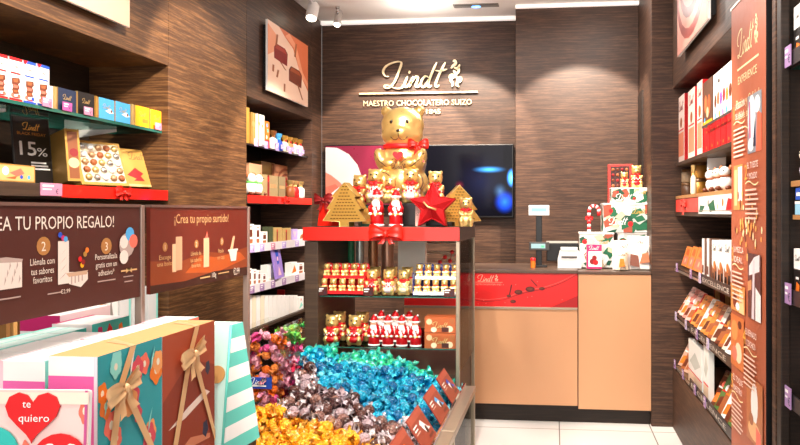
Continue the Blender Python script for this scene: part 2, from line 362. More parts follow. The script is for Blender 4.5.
# ================================================================ CEILING FITTINGS
def cyl_spot(x, y, label, mt, r=.045):
    t = thing('ceiling_spotlight', label, 'spotlight', (x, y, 3.085))
    m = MB(); m.lathe([(r*.6, -.015), (r*.6, 0)], mt); m.tube([(0, 0, -.05), (0, 0, -.012)], .009, mt); m.build('stem', t)
    m = MB(); m.lathe([(r*.92, -.02), (r, 0), (r, .10), (r*.7, .12)], mt, 24); m.build('lamp_head', t, (0, 0, -.13), rx=R(-25))
    m = MB(); m.lathe([(r*.8, -.004), (r*.8, 0)], mat('fff1d8', .4, 0, None, 6)); m.build('lens', t, (0, -.009, -.149), rx=R(-25))
cyl_spot(-1.86, 5.22, 'white cylindrical ceiling spotlight next to the left wall', WHITE)
cyl_spot(-1.72, 5.42, 'small chrome ceiling fitting with a glowing lens beside the white spotlight', CHROME, .03)  # chrome fitting built with the spotlight's shape and glowing lens
def downlight(x, y, label, p=4):
    t = thing('recessed_downlight', label, 'downlight', (x, y, 3.085))
    m = MB(); m.lathe([(.052, -.006), (.06, -.004), (.062, 0)], WHITE, 24); m.build('trim_ring', t)
    m = MB(); m.lathe([(.045, -.009), (.045, -.0061)], mat('fff4e2', .4, 0, None, 9)); m.build('lamp', t)
    l = bpy.data.lights.new('ceiling_fill_light', 'POINT'); l.energy = p; l.color = (1, .93, .86); l.shadow_soft_size = .04; lo = bpy.data.objects.new('ceiling_fill_light', l); COL.objects.link(lo); lo.location = (x, y, 2.86)  # extra point lamp hung below the fitting to brighten the ceiling
downlight(-1.05, 5.36, 'glowing recessed downlight in the ceiling above the gold wall lettering')
downlight(.85-.5, 4.9, 'glowing recessed downlight in the ceiling over the counter')
t = thing('ceiling_vent', 'narrow grey slot vent with a blue lit point in the ceiling', 'vent', (-.62, 5.50, 3.085))
m = MB(); m.box((-.18, -.045, -.006), (.18, .045, 0), GREY, .002); m.build('vent_frame', t)
m = MB(); m.box((-.165, -.033, -.008), (.165, .033, -.0065), DGREY)
for k in range(3): m.box((-.165, -.026+k*.02, -.012), (.165, -.018+k*.02, -.008), GREY)
m.build('slat_panel', t)
m = MB(); m.ell((0, 0, -.012), (.035, .02, .006), mat('3f8cff', .4, 0, None, 9), 14, 8); o = m.build('indicator_light', t); o['label'] = 'blue indicator light'

# ================================================================ WALL ART AND LETTERING
# gold lettering, real relief letters standing off the panelling
def relief(polys, x0, z0, sc, y, m, th=.006, sz=None):
    mb = MB(); sz = sz or sc
    for q in polys:
        pts = [(x0+a*sc, z0+c*sz) for a, c in q]; n = len(pts)
        A = sum(pts[i][0]*pts[(i+1) % n][1]-pts[(i+1) % n][0]*pts[i][1] for i in range(n))
        if abs(A) > 1e-9: mb.prism(pts, y-th, y, m)
    return mb
yw = 5.87
LET = mat('f2dcb2', .35, .35)
t = thing('wall_lettering', 'gold script shop name with crest and tagline on the brown back wall', 'sign', (0, 0, 0))
xa, xb = Xu(382, yw), Xu(462, yw); za, zb = zv(92, -1.2, yw), zv(67, -1.2, yw)
relief(LOGO, xa, zv(88, -1.2, yw), (xb-xa)/4.25, yw-.02, LET, .012).build('script_name', t)
m = MB(); m.box((Xu(360, yw), yw-.03, zv(94, -1.1, yw)), (Xu(478, yw), yw-.018, zv(92.4, -1.1, yw)), LET); m.build('rule_line', t)
def relief_text(s, xc, zc, wd, cap, y, m, th=.008):
    g, fs, tw = text_geo(s); mb = MB(); sx = wd/tw; n = len(g)
    vv = [(xc+a*sx, y-th, zc+b*cap) for a, b in g]+[(xc+a*sx, y, zc+b*cap) for a, b in g]
    mb.add(vv, [tuple(f) for f in fs], m)
    from collections import Counter
    ed = Counter()
    for f in fs:
        for i in range(len(f)): ed[(f[i], f[(i+1) % len(f)])] += 1
    mb.add(vv, [(a, a+n, b+n, b) for (a, b) in ed if (b, a) not in ed], m); return mb
relief_text('MAESTRO CHOCOLATERO SUIZO', (Xu(364, yw)+Xu(472, yw))/2, zv(102.5, -1, yw), Xu(472, yw)-Xu(364, yw), .05, yw-.012, LET).build('tagline', t)
relief_text('DESDE 1845', Xu(420, yw), zv(111.5, -1, yw), .36, .042, yw-.012, LET).build('founding_line', t)

def canvas(name, label, X0, Y0, Y1, z0, z1, side, items, th=.014, edge=WHITE, base=WHITE):
    """a printed canvas fixed to a side wall"""
    wd, ht = abs(Y1-Y0), z1-z0; mb = MB(); mb.box((-wd/2, 0, 0), (wd/2, th, ht), base); mb.art((-wd/2, 0, 0), (1, 0, 0), (0, 0, 1), wd, ht, items)
    mb.box((-wd/2+.03, th, .03), (wd/2-.03, th+.03, ht-.03), BLACK)
    s = 1 if side == 'L' else -1
    return tag(mb.build(name, None, (X0+s*(th+.031), (Y0+Y1)/2, z0), R(90) if side == 'L' else R(-90)), label, 'picture')
BG1, BG2, BG3 = mat('f0a27c', .5), mat('d9744a', .5), mat('f7d3bb', .5)
bon = [(.0, .0)]
def bonbon(cx, cy, s, c1, c2):
    return [('p', [(cx-s, cy-s*.6), (cx+s*.9, cy-s*.75), (cx+s, cy+s*.45), (cx+s*.6, cy+s*.8), (cx-s*.7, cy+s*.8), (cx-s, cy+s*.4)], c1), ('p', [(cx-s*.85, cy+s*.35), (cx+s*.85, cy+s*.35), (cx+s*.5, cy+s*.7), (cx-s*.6, cy+s*.7)], c2)]
its = [('r', 0, 0, 1, 1, BG3), ('p', [(.25, 1), (1, 1), (1, .25), (.8, .45), (.6, .8), (.4, .9)], BG2), ('p', [(.4, .92), (.62, .82), (.8, .45), (1, .3), (1, .38), (.85, .52), (.68, .88), (.5, 1)], BG1), ('p', [(0, .95), (.2, .85), (.15, .6), (0, .5)], BG1)]
its += bonbon(.3, .6, .16, mat('8e2d2a', .4), mat('b34a3c', .4))+bonbon(.66, .38, .17, mat('7b3420', .4), mat('a3512e', .4))
for (x, y, a, l) in ((.2, .78, 1.4, .18), (.35, .45, -.6, .15), (.12, .35, 1.5, .1), (.22, .3, 1.3, .12), (.38, .14, 1.5, .12), (.78, .18, -1.0, .25), (.66, .8, 1.4, .22)):
    dx, dy = math.cos(a)*l/2, math.sin(a)*l/2; its.append(('p', [(x-dx-.02, y-dy), (x-dx+.02, y-dy), (x+dx+.02, y+dy), (x+dx-.02, y+dy)], CHOCL))
canvas('wall_picture', 'picture of two pralines high on the left wall near the back corner', -2.0, Yu(265.5, -1.97), Yu(306, -1.97), zv(90, -1.97, Yu(265.5, -1.97)), zv(19, -1.97, Yu(265.5, -1.97)), 'L', its)
Y0, Y1 = Yu(52, -1.97), Yu(126.5, -1.97)
its = [('r', 0, 0, 1, 1, mat('dba590', .6)), ('p', [(0, .3), (.4, .22), (.8, .25), (1, .4), (1, 1), (0, 1)], mat('cf8a72', .6)), ('p', [(.1, .7), (.3, .35), (.6, .3), (.8, .5), (.7, .9), (.3, .95)], CHOCL), ('p', [(.25, .7), (.4, .45), (.6, .45), (.68, .6), (.5, .85)], CHOC)]
canvas('wall_picture', 'large pale pink picture at the top left above the near shelf bay', -2.0, Yu(-10, -1.97), Y1, zv(27.5, -1.97, Y1), zv(27.5, -1.97, Y1)+.8, 'L', its)
# swirl of melted chocolate on the right wall
Ya, Yb = Yu(680, .76), Yu(711, .76); its = [('r', 0, 0, 1, 1, mat('c98a7c', .5)), ('p', [(0, 1), (.55, 1), (.25, .55), (0, .5)], mat('5d5560', .5))]
for k in range(9):
    rr = .52-.055*k; its.append(('p', [(.5+x*1.0, .5+y*1.0+.03*k) for x, y in disc(0, 0, rr, 22, rr*.9)], mat(['8c3b34', 'd08876', '70302c', 'c27465'][k % 4], .4)))
canvas('wall_picture', 'picture of swirled melted chocolate high on the right wall', XR, Ya, Yb, zv(57, .76, Ya), zv(57, .76, Ya)+.72, 'R', its)
# displays on the back wall
def screen(name, label, u0, u1, v0, v1, mt, items, d=.05):
    x0, x1 = Xu(u0, yw-.06), Xu(u1, yw-.06); xc = (x0+x1)/2; z0, z1 = zv(v1, xc, yw-.06), zv(v0, xc, yw-.06)
    t = thing(name, label, 'screen' if name != 'wall_poster' else 'poster', (xc, yw, z0)); W_ = x1-x0; Hh = z1-z0
    m = MB(); m.box((-W_/2, -.06, 0), (W_/2, -.012, Hh), BLACK, .004); m.box((-.15, -.012, .1), (.15, 0, Hh-.1), DGREY); m.build('housing', t)
    m = MB(); m.add([(-W_/2+.01, -.0606, .012), (W_/2-.01, -.0606, .012), (W_/2-.01, -.0606, Hh-.01), (-W_/2+.01, -.0606, Hh-.01)], [(0, 1, 2, 3)], mt)
    m.art((-W_/2+.01, -.0606, .012), (1, 0, 0), (0, 0, 1), W_-.02, Hh-.022, items); m.build('screen_panel', t); return t
EM = lambda c, e=.9: mat(c, .3, 0, None, e)
screen('wall_screen', 'lit screen showing a chef in white against magenta on the back wall', 324.5, 424, 144.5, 206, EM('6e1832', .14),
       [('p', [(0, .0), (.38, 0), (.38, .45), (.33, .68), (.24, .86), (.12, .97), (0, .98)], EM('b8b4b4', .2)), ('p', [(0, .0), (.28, 0), (.27, .12), (.15, .38), (.06, .5), (0, .55)], EM('b8705e', .18)), ('p', [(0, .3), (.1, .35), (.2, .2), (.12, .16), (0, .18)], EM('b85a4c', .2)), ('p', [(.05, .18), (.14, .3), (.15, .27), (.07, .16)], EM('c8c4c2', .2))])
tv = bpy.data.materials.new('television_reflections'); tv.use_nodes = True; nt = tv.node_tree; b = nt.nodes['Principled BSDF']; b.inputs['Base Color'].default_value = (.003, .003, .006, 1); b.inputs['Roughness'].default_value = .12; b.inputs['Specular IOR Level'].default_value = .12  # soft reflections on the dark screen, painted in as emission
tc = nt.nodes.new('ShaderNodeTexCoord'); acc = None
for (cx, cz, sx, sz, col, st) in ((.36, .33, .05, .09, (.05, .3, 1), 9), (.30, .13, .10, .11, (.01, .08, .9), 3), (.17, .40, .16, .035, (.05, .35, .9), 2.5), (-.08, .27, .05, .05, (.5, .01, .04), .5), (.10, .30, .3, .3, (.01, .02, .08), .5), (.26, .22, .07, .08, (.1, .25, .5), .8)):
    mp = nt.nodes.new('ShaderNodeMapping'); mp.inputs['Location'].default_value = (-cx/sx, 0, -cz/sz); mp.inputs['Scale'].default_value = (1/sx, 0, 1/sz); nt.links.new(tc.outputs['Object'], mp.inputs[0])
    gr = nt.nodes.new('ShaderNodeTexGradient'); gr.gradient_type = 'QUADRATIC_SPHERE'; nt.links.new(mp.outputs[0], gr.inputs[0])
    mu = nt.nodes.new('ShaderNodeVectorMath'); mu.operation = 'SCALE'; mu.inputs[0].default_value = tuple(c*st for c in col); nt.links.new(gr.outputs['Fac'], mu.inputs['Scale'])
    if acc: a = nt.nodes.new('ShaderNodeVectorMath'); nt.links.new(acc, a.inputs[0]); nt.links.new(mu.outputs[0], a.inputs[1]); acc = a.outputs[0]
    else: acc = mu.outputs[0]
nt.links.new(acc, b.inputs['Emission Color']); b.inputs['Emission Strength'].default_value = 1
screen('wall_screen', 'black television with painted blue reflections at the right of the back wall', 425, 513.5, 144.5, 217.5, tv, [])

# ================================================================ CHECKOUT COUNTER
CP = mat('d6a077', .36, .3); CTOP = mat('5a463a', .35)
t = thing('checkout_counter', 'copper fronted checkout counter with dark base and red poster panel', 'counter', (0, 4.82, 0))
xl, xm, xr = -1.05, .157, .648
m = MB(); m.box((xl, .05, 0), (xr, .6, .12), WOODD); m.build('plinth', t)
m = MB(); m.box((xl, .02, .12), (xr, .6, 1.03), WOODD); m.build('carcass', t)
m = MB(); m.box((xl, 0, .125), (xm-.003, .019, .782), CP, .002); o = m.build('front_panel', t); o['label'] = 'lower copper panel under the red poster'
m = MB(); m.box((xm+.003, 0, .105), (xr, .019, 1.025), CP, .002); o = m.build('front_panel', t); o['label'] = 'full height copper panel at the right end'
m = MB(); m.box((xl, -.012, .782), (xm-.003, .019, .797), CHAMP, .002); m.build('poster_rail', t)
m = MB(); m.box((xl, -.01, 1.03), (xm-.001, .6, 1.052), CTOP, .003); m.box((xm+.001, -.01, 1.028), (xr, .6, 1.046), CTOP, .003); m.build('countertop', t)
wd = xm-.003+.58
P1 = mat('e01818', .35, 0, None, 0, .3)
its = [('r', 0, 0, 1, 1, P1), ('L', .16, .84, .2, mat('f0b9a0', .4)), ('r', .03, .72, .3, .728, mat('f0b9a0', .4)), ('t', 'MAESTRO CHOCOLATERO SUIZO', .165, .66, .05, mat('ee9c88', .4), .25)]
cur = smooth_pts([(0, .2), (.15, .15), (.33, .22), (.42, .33), (.55, .45), (.7, .55), (.85, .72), (1, .98)], 6)
its += [('p', [(a[0], a[1]-.008), (c[0], c[1]-.008), (c[0], c[1]+.008), (a[0], a[1]+.008)], DRED) for a, c in zip(cur, cur[1:])]
its += [('p', [(a[0], a[1]+.05), (c[0], c[1]+.05), (c[0], c[1]+.06), (a[0], a[1]+.06)], mat('f0786c', .4)) for a, c in zip(cur, cur[1:])]
for x, y, r in ((.45, .44, .07), (.56, .53, .08), (.36, .32, .04), (.67, .55, .05), (.4, .16, .05)): its += [('p', disc(x, y, r*.55, 14, r), mat('5c1013', .4)), ('p', disc(x-.005, y+.01, r*.35, 12, r*.6), CHOC)]
for x, y, dx, dy in ((.36, .36, .02, .3), (.62, .62, -.06, .2), (.33, .35, .05, .02)): its.append(('p', [(x, y), (x+.012, y), (x+dx+.012, y+dy), (x+dx, y+dy)], mat('5c1013', .4)))
for k in range(14): its.append(('p', disc(random.random(), random.random()*.8, .004, 6, .015), mat('f0786c', .4)))
its += [('p', [(.75, 0), (1, 0), (1, .35), (.9, .2)], mat('a81015', .4))]
m = MB(); m.box((-.58, .004, .797), (xm-.003, .019, 1.028), P1); m.box((xl, .006, .797), (-.583, .019, 1.028), P1)
m.art((-.58, .004, .797), (1, 0, 0), (0, 0, 1), wd, .231, its); o = m.build('poster_panel', t); o['label'] = 'red poster of chocolates on a branch'

# on the counter
CT = 1.054
t = thing('customer_display', 'pole mounted customer display with two small screens left of the till', 'customer display', (Xu(539, 5.08), 5.08, CT))
m = MB(); m.box((-.06, -.05, 0), (.06, .05, .012), BLACK, .003); m.build('base', t)
m = MB(); m.box((-.022, -.012, .012), (.022, .012, .40), BLACK, .003); m.build('pole', t)
m = MB(); m.box((-.075, -.03, .37), (.075, .005, .445), mat('d5d8da', .4), .006); m.art((-.075, -.03, .37), (1, 0, 0), (0, 0, 1), .15, .075, [('r', .1, .3, .9, .8, mat('8fb6c8', .3, 0, None, .6)), ('r', .15, .4, .85, .7, mat('6f97ad', .3, 0, None, .4))]); o = m.build('upper_screen', t)
m = MB(); m.box((-.07, -.035, .12), (.075, -.012, .18), DGREY, .004); m.art((-.07, -.035, .12), (1, 0, 0), (0, 0, 1), .145, .06, [('r', .1, .25, .8, .8, mat('7fa0a8', .3, 0, None, .3)), ('r', .6, .35, .75, .6, mat('42c46a', .3, 0, None, .8))]); m.build('lower_screen', t)
t = thing('till_monitor', 'black touchscreen till monitor seen from behind on the counter', 'monitor', (Xu(572, 5.25), 5.25, CT))
m = MB(); m.box((-.19, -.02, .03), (.2, .012, .165), BLACK, .006); m.add([(-.19, -.024, .165), (.2, -.024, .165), (.2, .012, .18), (-.19, .012, .18)], [(0, 1, 2, 3)], GREY); m.build('screen_back', t)
m = MB(); m.box((-.09, -.02, 0), (.09, .1, .03), BLACK, .004); m.build('stand', t)
t = thing('receipt_printer', 'small white receipt printer in front of the till monitor', 'printer', (Xu(569, 5.02), 5.02, CT))
m = MB(); m.prism([(-.08, 0), (.085, 0), (.085, .06), (.07, .12), (-.065, .12), (-.08, .06)], -.06, .08, mat('dedfe0', .4)); m.build('body', t)
m = MB(); m.box((-.055, -.066, .075), (.055, -.059, .085), DGREY); m.build('paper_slot', t)
m = MB(); m.box((-.06, -.062, .12), (.06, .05, .145), mat('c9cacb', .4), .004); m.build('lid', t)
t = thing('candy_tin', 'tiny orange and red sweet tin beside the display pole', 'tin', (Xu(533, 4.98), 4.98, CT))
m = MB(); m.lathe([(.017, 0), (.018, .05)], ORANGE, 14); m.build('body', t)
m = MB(); m.lathe([(.019, 0), (.019, .015), (.014, .02)], RED, 14); m.build('lid', t, (0, 0, .0505))
# gift pile
WP = [GREEN, WHITE, mat('0d4632', .45), GREEN, mat('b9beb8', .5), mat('c9b79c', .5), mat('9a4a36', .45)]
def wrap_items(n, seed, w_, h):
    r = random.Random(seed); out = []
    for k in range(n):
        x, y = r.uniform(.02, .98), r.uniform(.05, .95); s = r.uniform(.1, .2); a = r.uniform(0, 3.1); c = WP[k % 7]
        q = [(math.cos(a+b)*s*f, math.sin(a+b)*s*f*w_/h) for b, f in ((0, 1), (1.2, .7), (3.1, 1), (4.3, .7))]
        out.append(('p', [(min(1, max(0, x+p)), min(1, max(0, y+q_))) for p, q_ in q], c))
    out += [('S', .3, .4, .4, WHITE), ('S', .72, .75, .3, mat('caa14a', .4)), ('c', .55, .3, .09, RED), ('c', .15, .75, .07, RED)]
    return out
def wbox(label, x, y, z, w_, d, h, seed, rz=0, group=None):
    t = thing('wrapped_gift_box', label, 'gift box', (x, y, z), rz)
    m = MB(); m.box((-w_/2, -d/2, 0), (w_/2, d/2, h), mat('dcdad6', .5), .003); it = wrap_items(30, seed, w_, h)
    m.art((-w_/2, -d/2, 0), (1, 0, 0), (0, 0, 1), w_, h, it, .002)
    m.art((w_/2, -d/2, 0), (0, 1, 0), (0, 0, 1), d, h, wrap_items(16, seed+9, d, h), .002); m.art((-w_/2, d/2, 0), (0, -1, 0), (0, 0, 1), d, h, wrap_items(16, seed+5, d, h), .002)
    m.build('wrapped_box', t)
    m = MB(); m.box((-w_/2-.004, -d/2-.004, h*.97), (w_/2+.004, d/2+.004, h+.004), WHITE, .002); m.build('lid', t); return t
xc = lambda u, y: Xu(u, y)
gy = 5.12
wbox('green and white wrapped gift box at the bottom left of the counter pile', xc(596, gy), gy+.03, CT, .24, .2, .245, 3)
wbox('green and white wrapped gift box at the bottom right of the counter pile', xc(634, gy), gy+.06, CT, .24, .24, .245, 11)
wbox('wide green and white wrapped gift box in the middle of the counter pile', xc(627, gy), gy+.08, CT+.25, .345, .30, .205, 21)
wbox('low green and white wrapped gift box on top of the counter pile', xc(631, gy), gy+.02, CT+.25+.21, .285, .17, .105, 31)
PILE_TOP = CT+.25+.21+.11
zt = CT+.25+.21
t = thing('praline_box', 'tall red edged box of dark pralines standing behind the top gift box', 'chocolate box', (xc(620, gy+.15), gy+.15, zt), R(-6))
m = MB(); m.box((-.088, -.02, 0), (.088, .02, .29), REDSAT, .003); m.build('tray', t)
m = MB(); m.box((-.07, -.024, .03), (.07, -.0205, .275), mat('3a1410', .4))
for i in range(4):
    for j in range(6): m.ell((-.05+i*.033, -.026, .05+j*.04), (.012, .008, .012), [CHOC, DRED, CHOCL][(i+j) % 3], 8, 6)
m.build('praline_window', t)
# pouches in front of the pile
def pouch(label, x, y, z, w_, h, items, rz=0, base=WHITE, rx=R(-8), name='chocolate_pouch'):
    m = MB(); pts = []; n = 8
    rows = 7; vv = []
    for j in range(rows+1):
        tt = j/rows; th = .03*math.sin(math.pi*min(1, tt*.9+.12))+.001; hw = w_/2*(1-.06*math.sin(tt*math.pi))
        for i in range(n+1):
            s_ = i/n*2-1; b_ = math.cos(s_*math.pi/2)
            vv.append((s_*hw, -th*b_, tt*h))
    nf = len(vv)
    for j in range(rows+1):
        tt = j/rows; th = .03*math.sin(math.pi*min(1, tt*.9+.12))+.001; hw = w_/2*(1-.06*math.sin(tt*math.pi))
        for i in range(n+1): s_ = i/n*2-1; vv.append((s_*hw, th*math.cos(s_*math.pi/2)+.0005, tt*h))
    ff = []
    for j in range(rows):
        for i in range(n): a = j*(n+1)+i; ff.append((a, a+1, a+n+2, a+n+1)); a += nf; ff.append((a+1, a, a+n+1, a+n+2))
    m.add(vv, ff, base, True); m.art((-w_/2, -.032, 0), (1, 0, 0), (0, 0, 1), w_, h, items, 0)
    return tag(m.build(name, None, (x, y, z), rz, rx), label, 'pouch')
BAGI = [('p', [(.1, .1), (.5, .05), (.45, .4), (.15, .45)], CHOC), ('p', [(.3, .5), (.7, .4), (.9, .7), (.5, .8)], mat('d7c4b4', .5)), ('p', [(.5, .15), (.9, .2), (.85, .5), (.6, .45)], CHOCL), ('S', .5, .85, .6, CHOC)]
pouch('white and brown chocolate pouch leaning at the right of the gift pile', xc(640, 4.93), 4.94, CT, .17, .23, BAGI, R(-10))
pouch('white and brown chocolate pouch in the middle before the gift pile', xc(622, 4.90), 4.91, CT, .13, .2, [('S', .5, .8, .7, CHOC), ('p', [(.1, .1), (.6, .1), (.8, .5), (.3, .6)], mat('c58a5a', .5)), ('c', .6, .35, .1, ORANGE)], R(12))
pouch('small cream chocolate pouch standing at the front of the counter pile', xc(622, 4.86)+.0, 4.862, CT, .085, .15, [('S', .5, .7, .8, CHOC), ('p', [(.2, .1), (.7, .15), (.6, .5), (.3, .5)], ORANGE)], R(4), CREAM)
pack('chocolate_box', 'white and pink chocolate box with cherries beside the till', 'chocolate box', (xc(594, 4.95), 4.95, CT), .105, .03, .17, WHITE,
     [('r', 0, .72, 1, 1, MAGENTA), ('r', 0, 0, .12, .72, MAGENTA), ('S', .5, .86, .7, WHITE), ('c', .4, .3, .12, DRED), ('c', .6, .26, .11, RED), ('c', .52, .45, .1, DRED), ('r', .12, 0, 1, .08, MAGENTA)])
# candy cane
t = thing('candy_cane', 'striped candy cane leaning on the gift pile', 'candy cane', (xc(589, 5.06), 5.06, CT+.25))
pts = [(0, 0, k*.02) for k in range(8)]+[(.035-.035*math.cos(a), 0, .15+.04*math.sin(a)) for a in [k*math.pi/8 for k in range(1, 9)]]+[(.07, 0, .12)]
m = MB(); L_ = len(pts)
for i in range(L_-1): m.tube([pts[i], pts[i+1]], .013, RED if i % 2 else WHITE, 10)
m.build('cane', t); m = MB(); bow_mb(m, (0, -.016, .1), .028, RED, True, .6); m.build('bow', t)
# ================================================================ CENTRAL DISPLAY CASE
XL, XRR, YF, YB, ZT = -1.325, -.49, 3.6, 4.3, 1.372
t = thing('display_case', 'central wood and glass display case with a red ribbon round its top', 'display case', (0, 0, 0))
m = MB(); m.box((XL, YF, ZT-.075), (XRR, YB, ZT), FIX, .003); m.build('top', t)
m = MB(); m.box((XL+.002, YF+.005, .0), (XL+.075, YB, ZT-.077), FIX, .003); m.build('side_panel', t)
for x, y in ((XRR-.022, YF+.004), (XRR-.022, YB-.024)): m = MB(); m.box((x, y, .0), (x+.02, y+.02, ZT-.077), CHAMP, .002); m.build('post', t)
m = MB(); m.box((XRR-.014, YF+.026, .60), (XRR-.008, YB-.026, ZT-.08), GLASS2); m.build('side_glass', t)
m = MB(); m.box((XL+.077, YF+.02, .0), (XRR-.025, YB-.01, .60), FIX); m.build('base', t)
for z in (1.004, .733):
    m = MB(); m.box((XL+.077, YF+.03, z-.006), (XRR-.025, YB-.03, z), GLASS2, 0, [GLASS2, GLASS2, GEDGE, GEDGE, GEDGE, GEDGE]); m.build('glass_shelf', t)
m = MB()
for z in (1.2, 1.26): m.tube([(-.86, YB-.03, z), (XRR-.03, YB-.03, z)], .008, CHAMP)
m.build('rear_rail', t)
m = MB(); m.box((XL+.08, YF+.018, .735), (XRR-.026, YF+.022, .80), GLASS); m.build('front_lip', t)
m = MB(); m.box((XL-.003, YF-.004, ZT-.072), (XRR-.002, YF-.0005, ZT-.002), REDSAT); m.box((XL-.005, YF-.004, ZT-.072), (XL-.001, YF+.3, ZT-.002), REDSAT); rb = m.build('ribbon', t)
m = MB(); bow_mb(m, (Xu(386, YF-.03), YF-.035, ZT-.035), .09, REDSAT, False); bow_mb(m, (Xu(386, YF-.03), YF-.02, ZT-.035), .07, REDSAT, True, .7); o = m.build('bow', rb); 
m = MB(); m.box((XL+.42, YF+.2, ZT), (XRR-.09, YB-.03, ZT+.125), BLACK, .003)
RZ = ZT+.127
tag(m.build('display_riser'), 'low black riser under the gold bears on top of the case', 'riser')

# ---------------------------------------------------------------- gold bears
def bear_ells(s=1):
    return [((0, 0, .80), (.222, .18, .185)), ((0, -.02, .70), (.215, .17, .15)), ((0, -.155, .71), (.1, .06, .065)), ((-.175, .01, .945), (.058, .05, .055)), ((.175, .01, .945), (.058, .05, .055)),
            ((0, .01, .42), (.245, .18, .22)), ((0, .01, .2), (.27, .205, .21)), ((-.19, -.09, .43), (.07, .1, .14), (.25, -.35, 0)), ((.19, -.09, .43), (.07, .1, .14), (.25, .35, 0)), ((-.1, -.165, .40), (.075, .05, .045)), ((.1, -.165, .40), (.075, .05, .045)),
            ((-.16, -.165, .20), (.098, .08, .115)), ((.16, -.165, .20), (.098, .08, .115)), ((-.15, -.1, .07), (.1, .09, .08)), ((.15, -.1, .07), (.1, .09, .08)), ((0, 0, .58), (.17, .145, .08))]
BMESH = blob('bear_body', bear_ells(), .017, BEARG)
BMESH_S = blob('bear_body_small', bear_ells(), .024, BEARG, it=5)
BMESH_M = blob('bear_body_mini', bear_ells(), .036, BEARG, it=3)
bv = BVHTree.FromPolygons([v.co[:] for v in BMESH.vertices], [p.vertices[:] for p in BMESH.polygons])
def on_face(x, z, off=.003):
    h_ = bv.ray_cast(Vector((x, -1, z)), Vector((0, 1, 0)))[0]
    return Vector((x, (h_.y if h_ else -.1)-off, z))
DARKL = mat('5a2f16', .4)
fm_ = MB()
for s in (-1, 1):
    fm_.ell(on_face(s*.078, .815, -.004), (.019, .012, .021), mat('2c170c', .25), 12, 8)
    for cx, cz, rr in ((s*.16, .21, .09),): fm_.tube([on_face(cx+rr*math.cos(a)*.95, cz+rr*1.1*math.sin(a)) for a in [k*math.pi/8 for k in range(16)]], .0065, DARKL, 6, True)
    for a, z in ((-.03, .03), (.03, .03), (0, -.03)): fm_.ell(on_face(s*.16+a, .23+z, -.002), (.009, .005, .009), DARKL, 8, 5)
    fm_.tube([on_face(s*x, z) for x, z in ((.25, .50), (.2, .43), (.13, .37), (.05, .36), (.03, .41), (.07, .44))], .0045, DARKL, 6)
    fm_.tube([on_face(s*x, z) for x, z in ((.0, .655), (.03, .635), (.06, .64), (.085, .665))], .0045, DARKL, 6)
fm_.tube([on_face(0, .70), on_face(0, .655)], .0045, DARKL, 6); fm_.ell(on_face(0, .72, -.004), (.024, .014, .016), mat('2c170c', .25), 12, 8)
FACE = fm_.mesh('bear_face_print')
f2 = MB()
for s in (-1, 1): f2.ell(on_face(s*.078, .815, -.002), (.028, .018, .03), mat('2c170c', .3), 8, 6); f2.tube([on_face(0, .65, .006), on_face(s*.06, .63, .006), on_face(s*.09, .665, .006)], .009, DARKL, 5)
f2.ell(on_face(0, .72, -.004), (.032, .018, .024), mat('2c170c', .3), 8, 6)
FACE_S = f2.mesh('bear_face_print_small')
rm = MB(); rm.lathe([(.17, -.028), (.2, -.018), (.203, .0), (.2, .018), (.17, .028)], RED, 28, (0, 0, .578), sx=1, sy=.86)
COLLAR = rm.mesh('collar')
bm2 = MB(); bow_mb(bm2, (.19, -.15, .585), .105, REDSAT, True, 1.5); BOW = bm2.mesh('bear_bow')
hm = MB(); hm.prism([(x, z) for x, z in heart(0, .475, .055)], -.232, -.20, mat('d8202a', .35)); HEART = hm.mesh('heart_tag')
def lk(name, me, parent): o = bpy.data.objects.new(name, me); COL.objects.link(o); o.parent = parent; return o
def bear(label, x, y, z, s, rz=0, big=False, group=None, sweater=None, mini=False, bow=True):
    t = thing('gold_bear', label, 'chocolate bear', (x, y, z), rz, group); t.scale = (s, s, s)
    lk('body', BMESH if big else (BMESH_M if mini else BMESH_S), t); lk('face_print', FACE if big else FACE_S, t)
    if not mini or True: c = lk('collar', COLLAR, t)
    if big:
        b_ = lk('bow', BOW, c); lk('heart_tag', HEART, t)
        m = MB(); g = 'S'; m.art((-.1, -.213, .33), (1, 0, 0), (0, 0, 1), .2, .08, [('S', .5, .5, .75, DARKL)], 0); m.build('script_print', t)
    elif bow and not mini: lk('bow', SBOW, c)
    if sweater: lk('sweater', sweater, t)
    return t
sb = MB(); bow_mb(sb, (0, -.2, .57), .13, RED, True, .6); SBOW = sb.mesh('small_bow')
def sweater(c1, c2):
    m = MB(); m.ell((0, .0, .36), (.265, .225, .2), c1, 20, 10); m.ell((0, -.02, .2), (.285, .25, .14), c1, 20, 8)
    for k in range(8): a = -math.pi/2+(k-3.5)*.28; m.ell((math.cos(a)*.262, math.sin(a)*.225, .36+.05*(k % 2)), (.028, .02, .035), c2, 6, 4)
    return m.mesh('sweater')
SWR, SWP, SWG = sweater(mat('cf1c22', .35, .3), WHITE), sweater(mat('eccdd0', .4), RED), sweater(mat('e6d6b0', .4), GOLDL)
bb = bear('large gold foil teddy bear with red bow towering over the case', Xu(402, 4.08), 4.08, RZ, .585, 0, True)
yb = 3.9
bear('small gold bear with red collar, leftmost of the row before the large bear', Xu(357.5, yb), yb+.05, RZ-.02-.0, .19, R(-15), sweater=SWR)
bb.location.y = 4.10
bear('small gold bear in patterned sweater left of the large bear feet', Xu(375.5, yb), yb, RZ, .20, R(-5), sweater=SWP)
bear('smallest gold bear, at the centre of the row before the large bear', Xu(390.5, yb-.03), yb-.035, RZ, .155, 0)
bear('small gold bear in patterned sweater right of the large bear centre', Xu(411, yb), yb, RZ, .20, R(4), sweater=SWP)
bear('small gold bear standing behind the red glitter star', Xu(435.5, yb), yb, RZ, .185, R(12), sweater=SWR)
bear('small gold bear with red bow before the right hand gold tree', Xu(466, 3.66), 3.662, ZT+.001, .155, R(5))
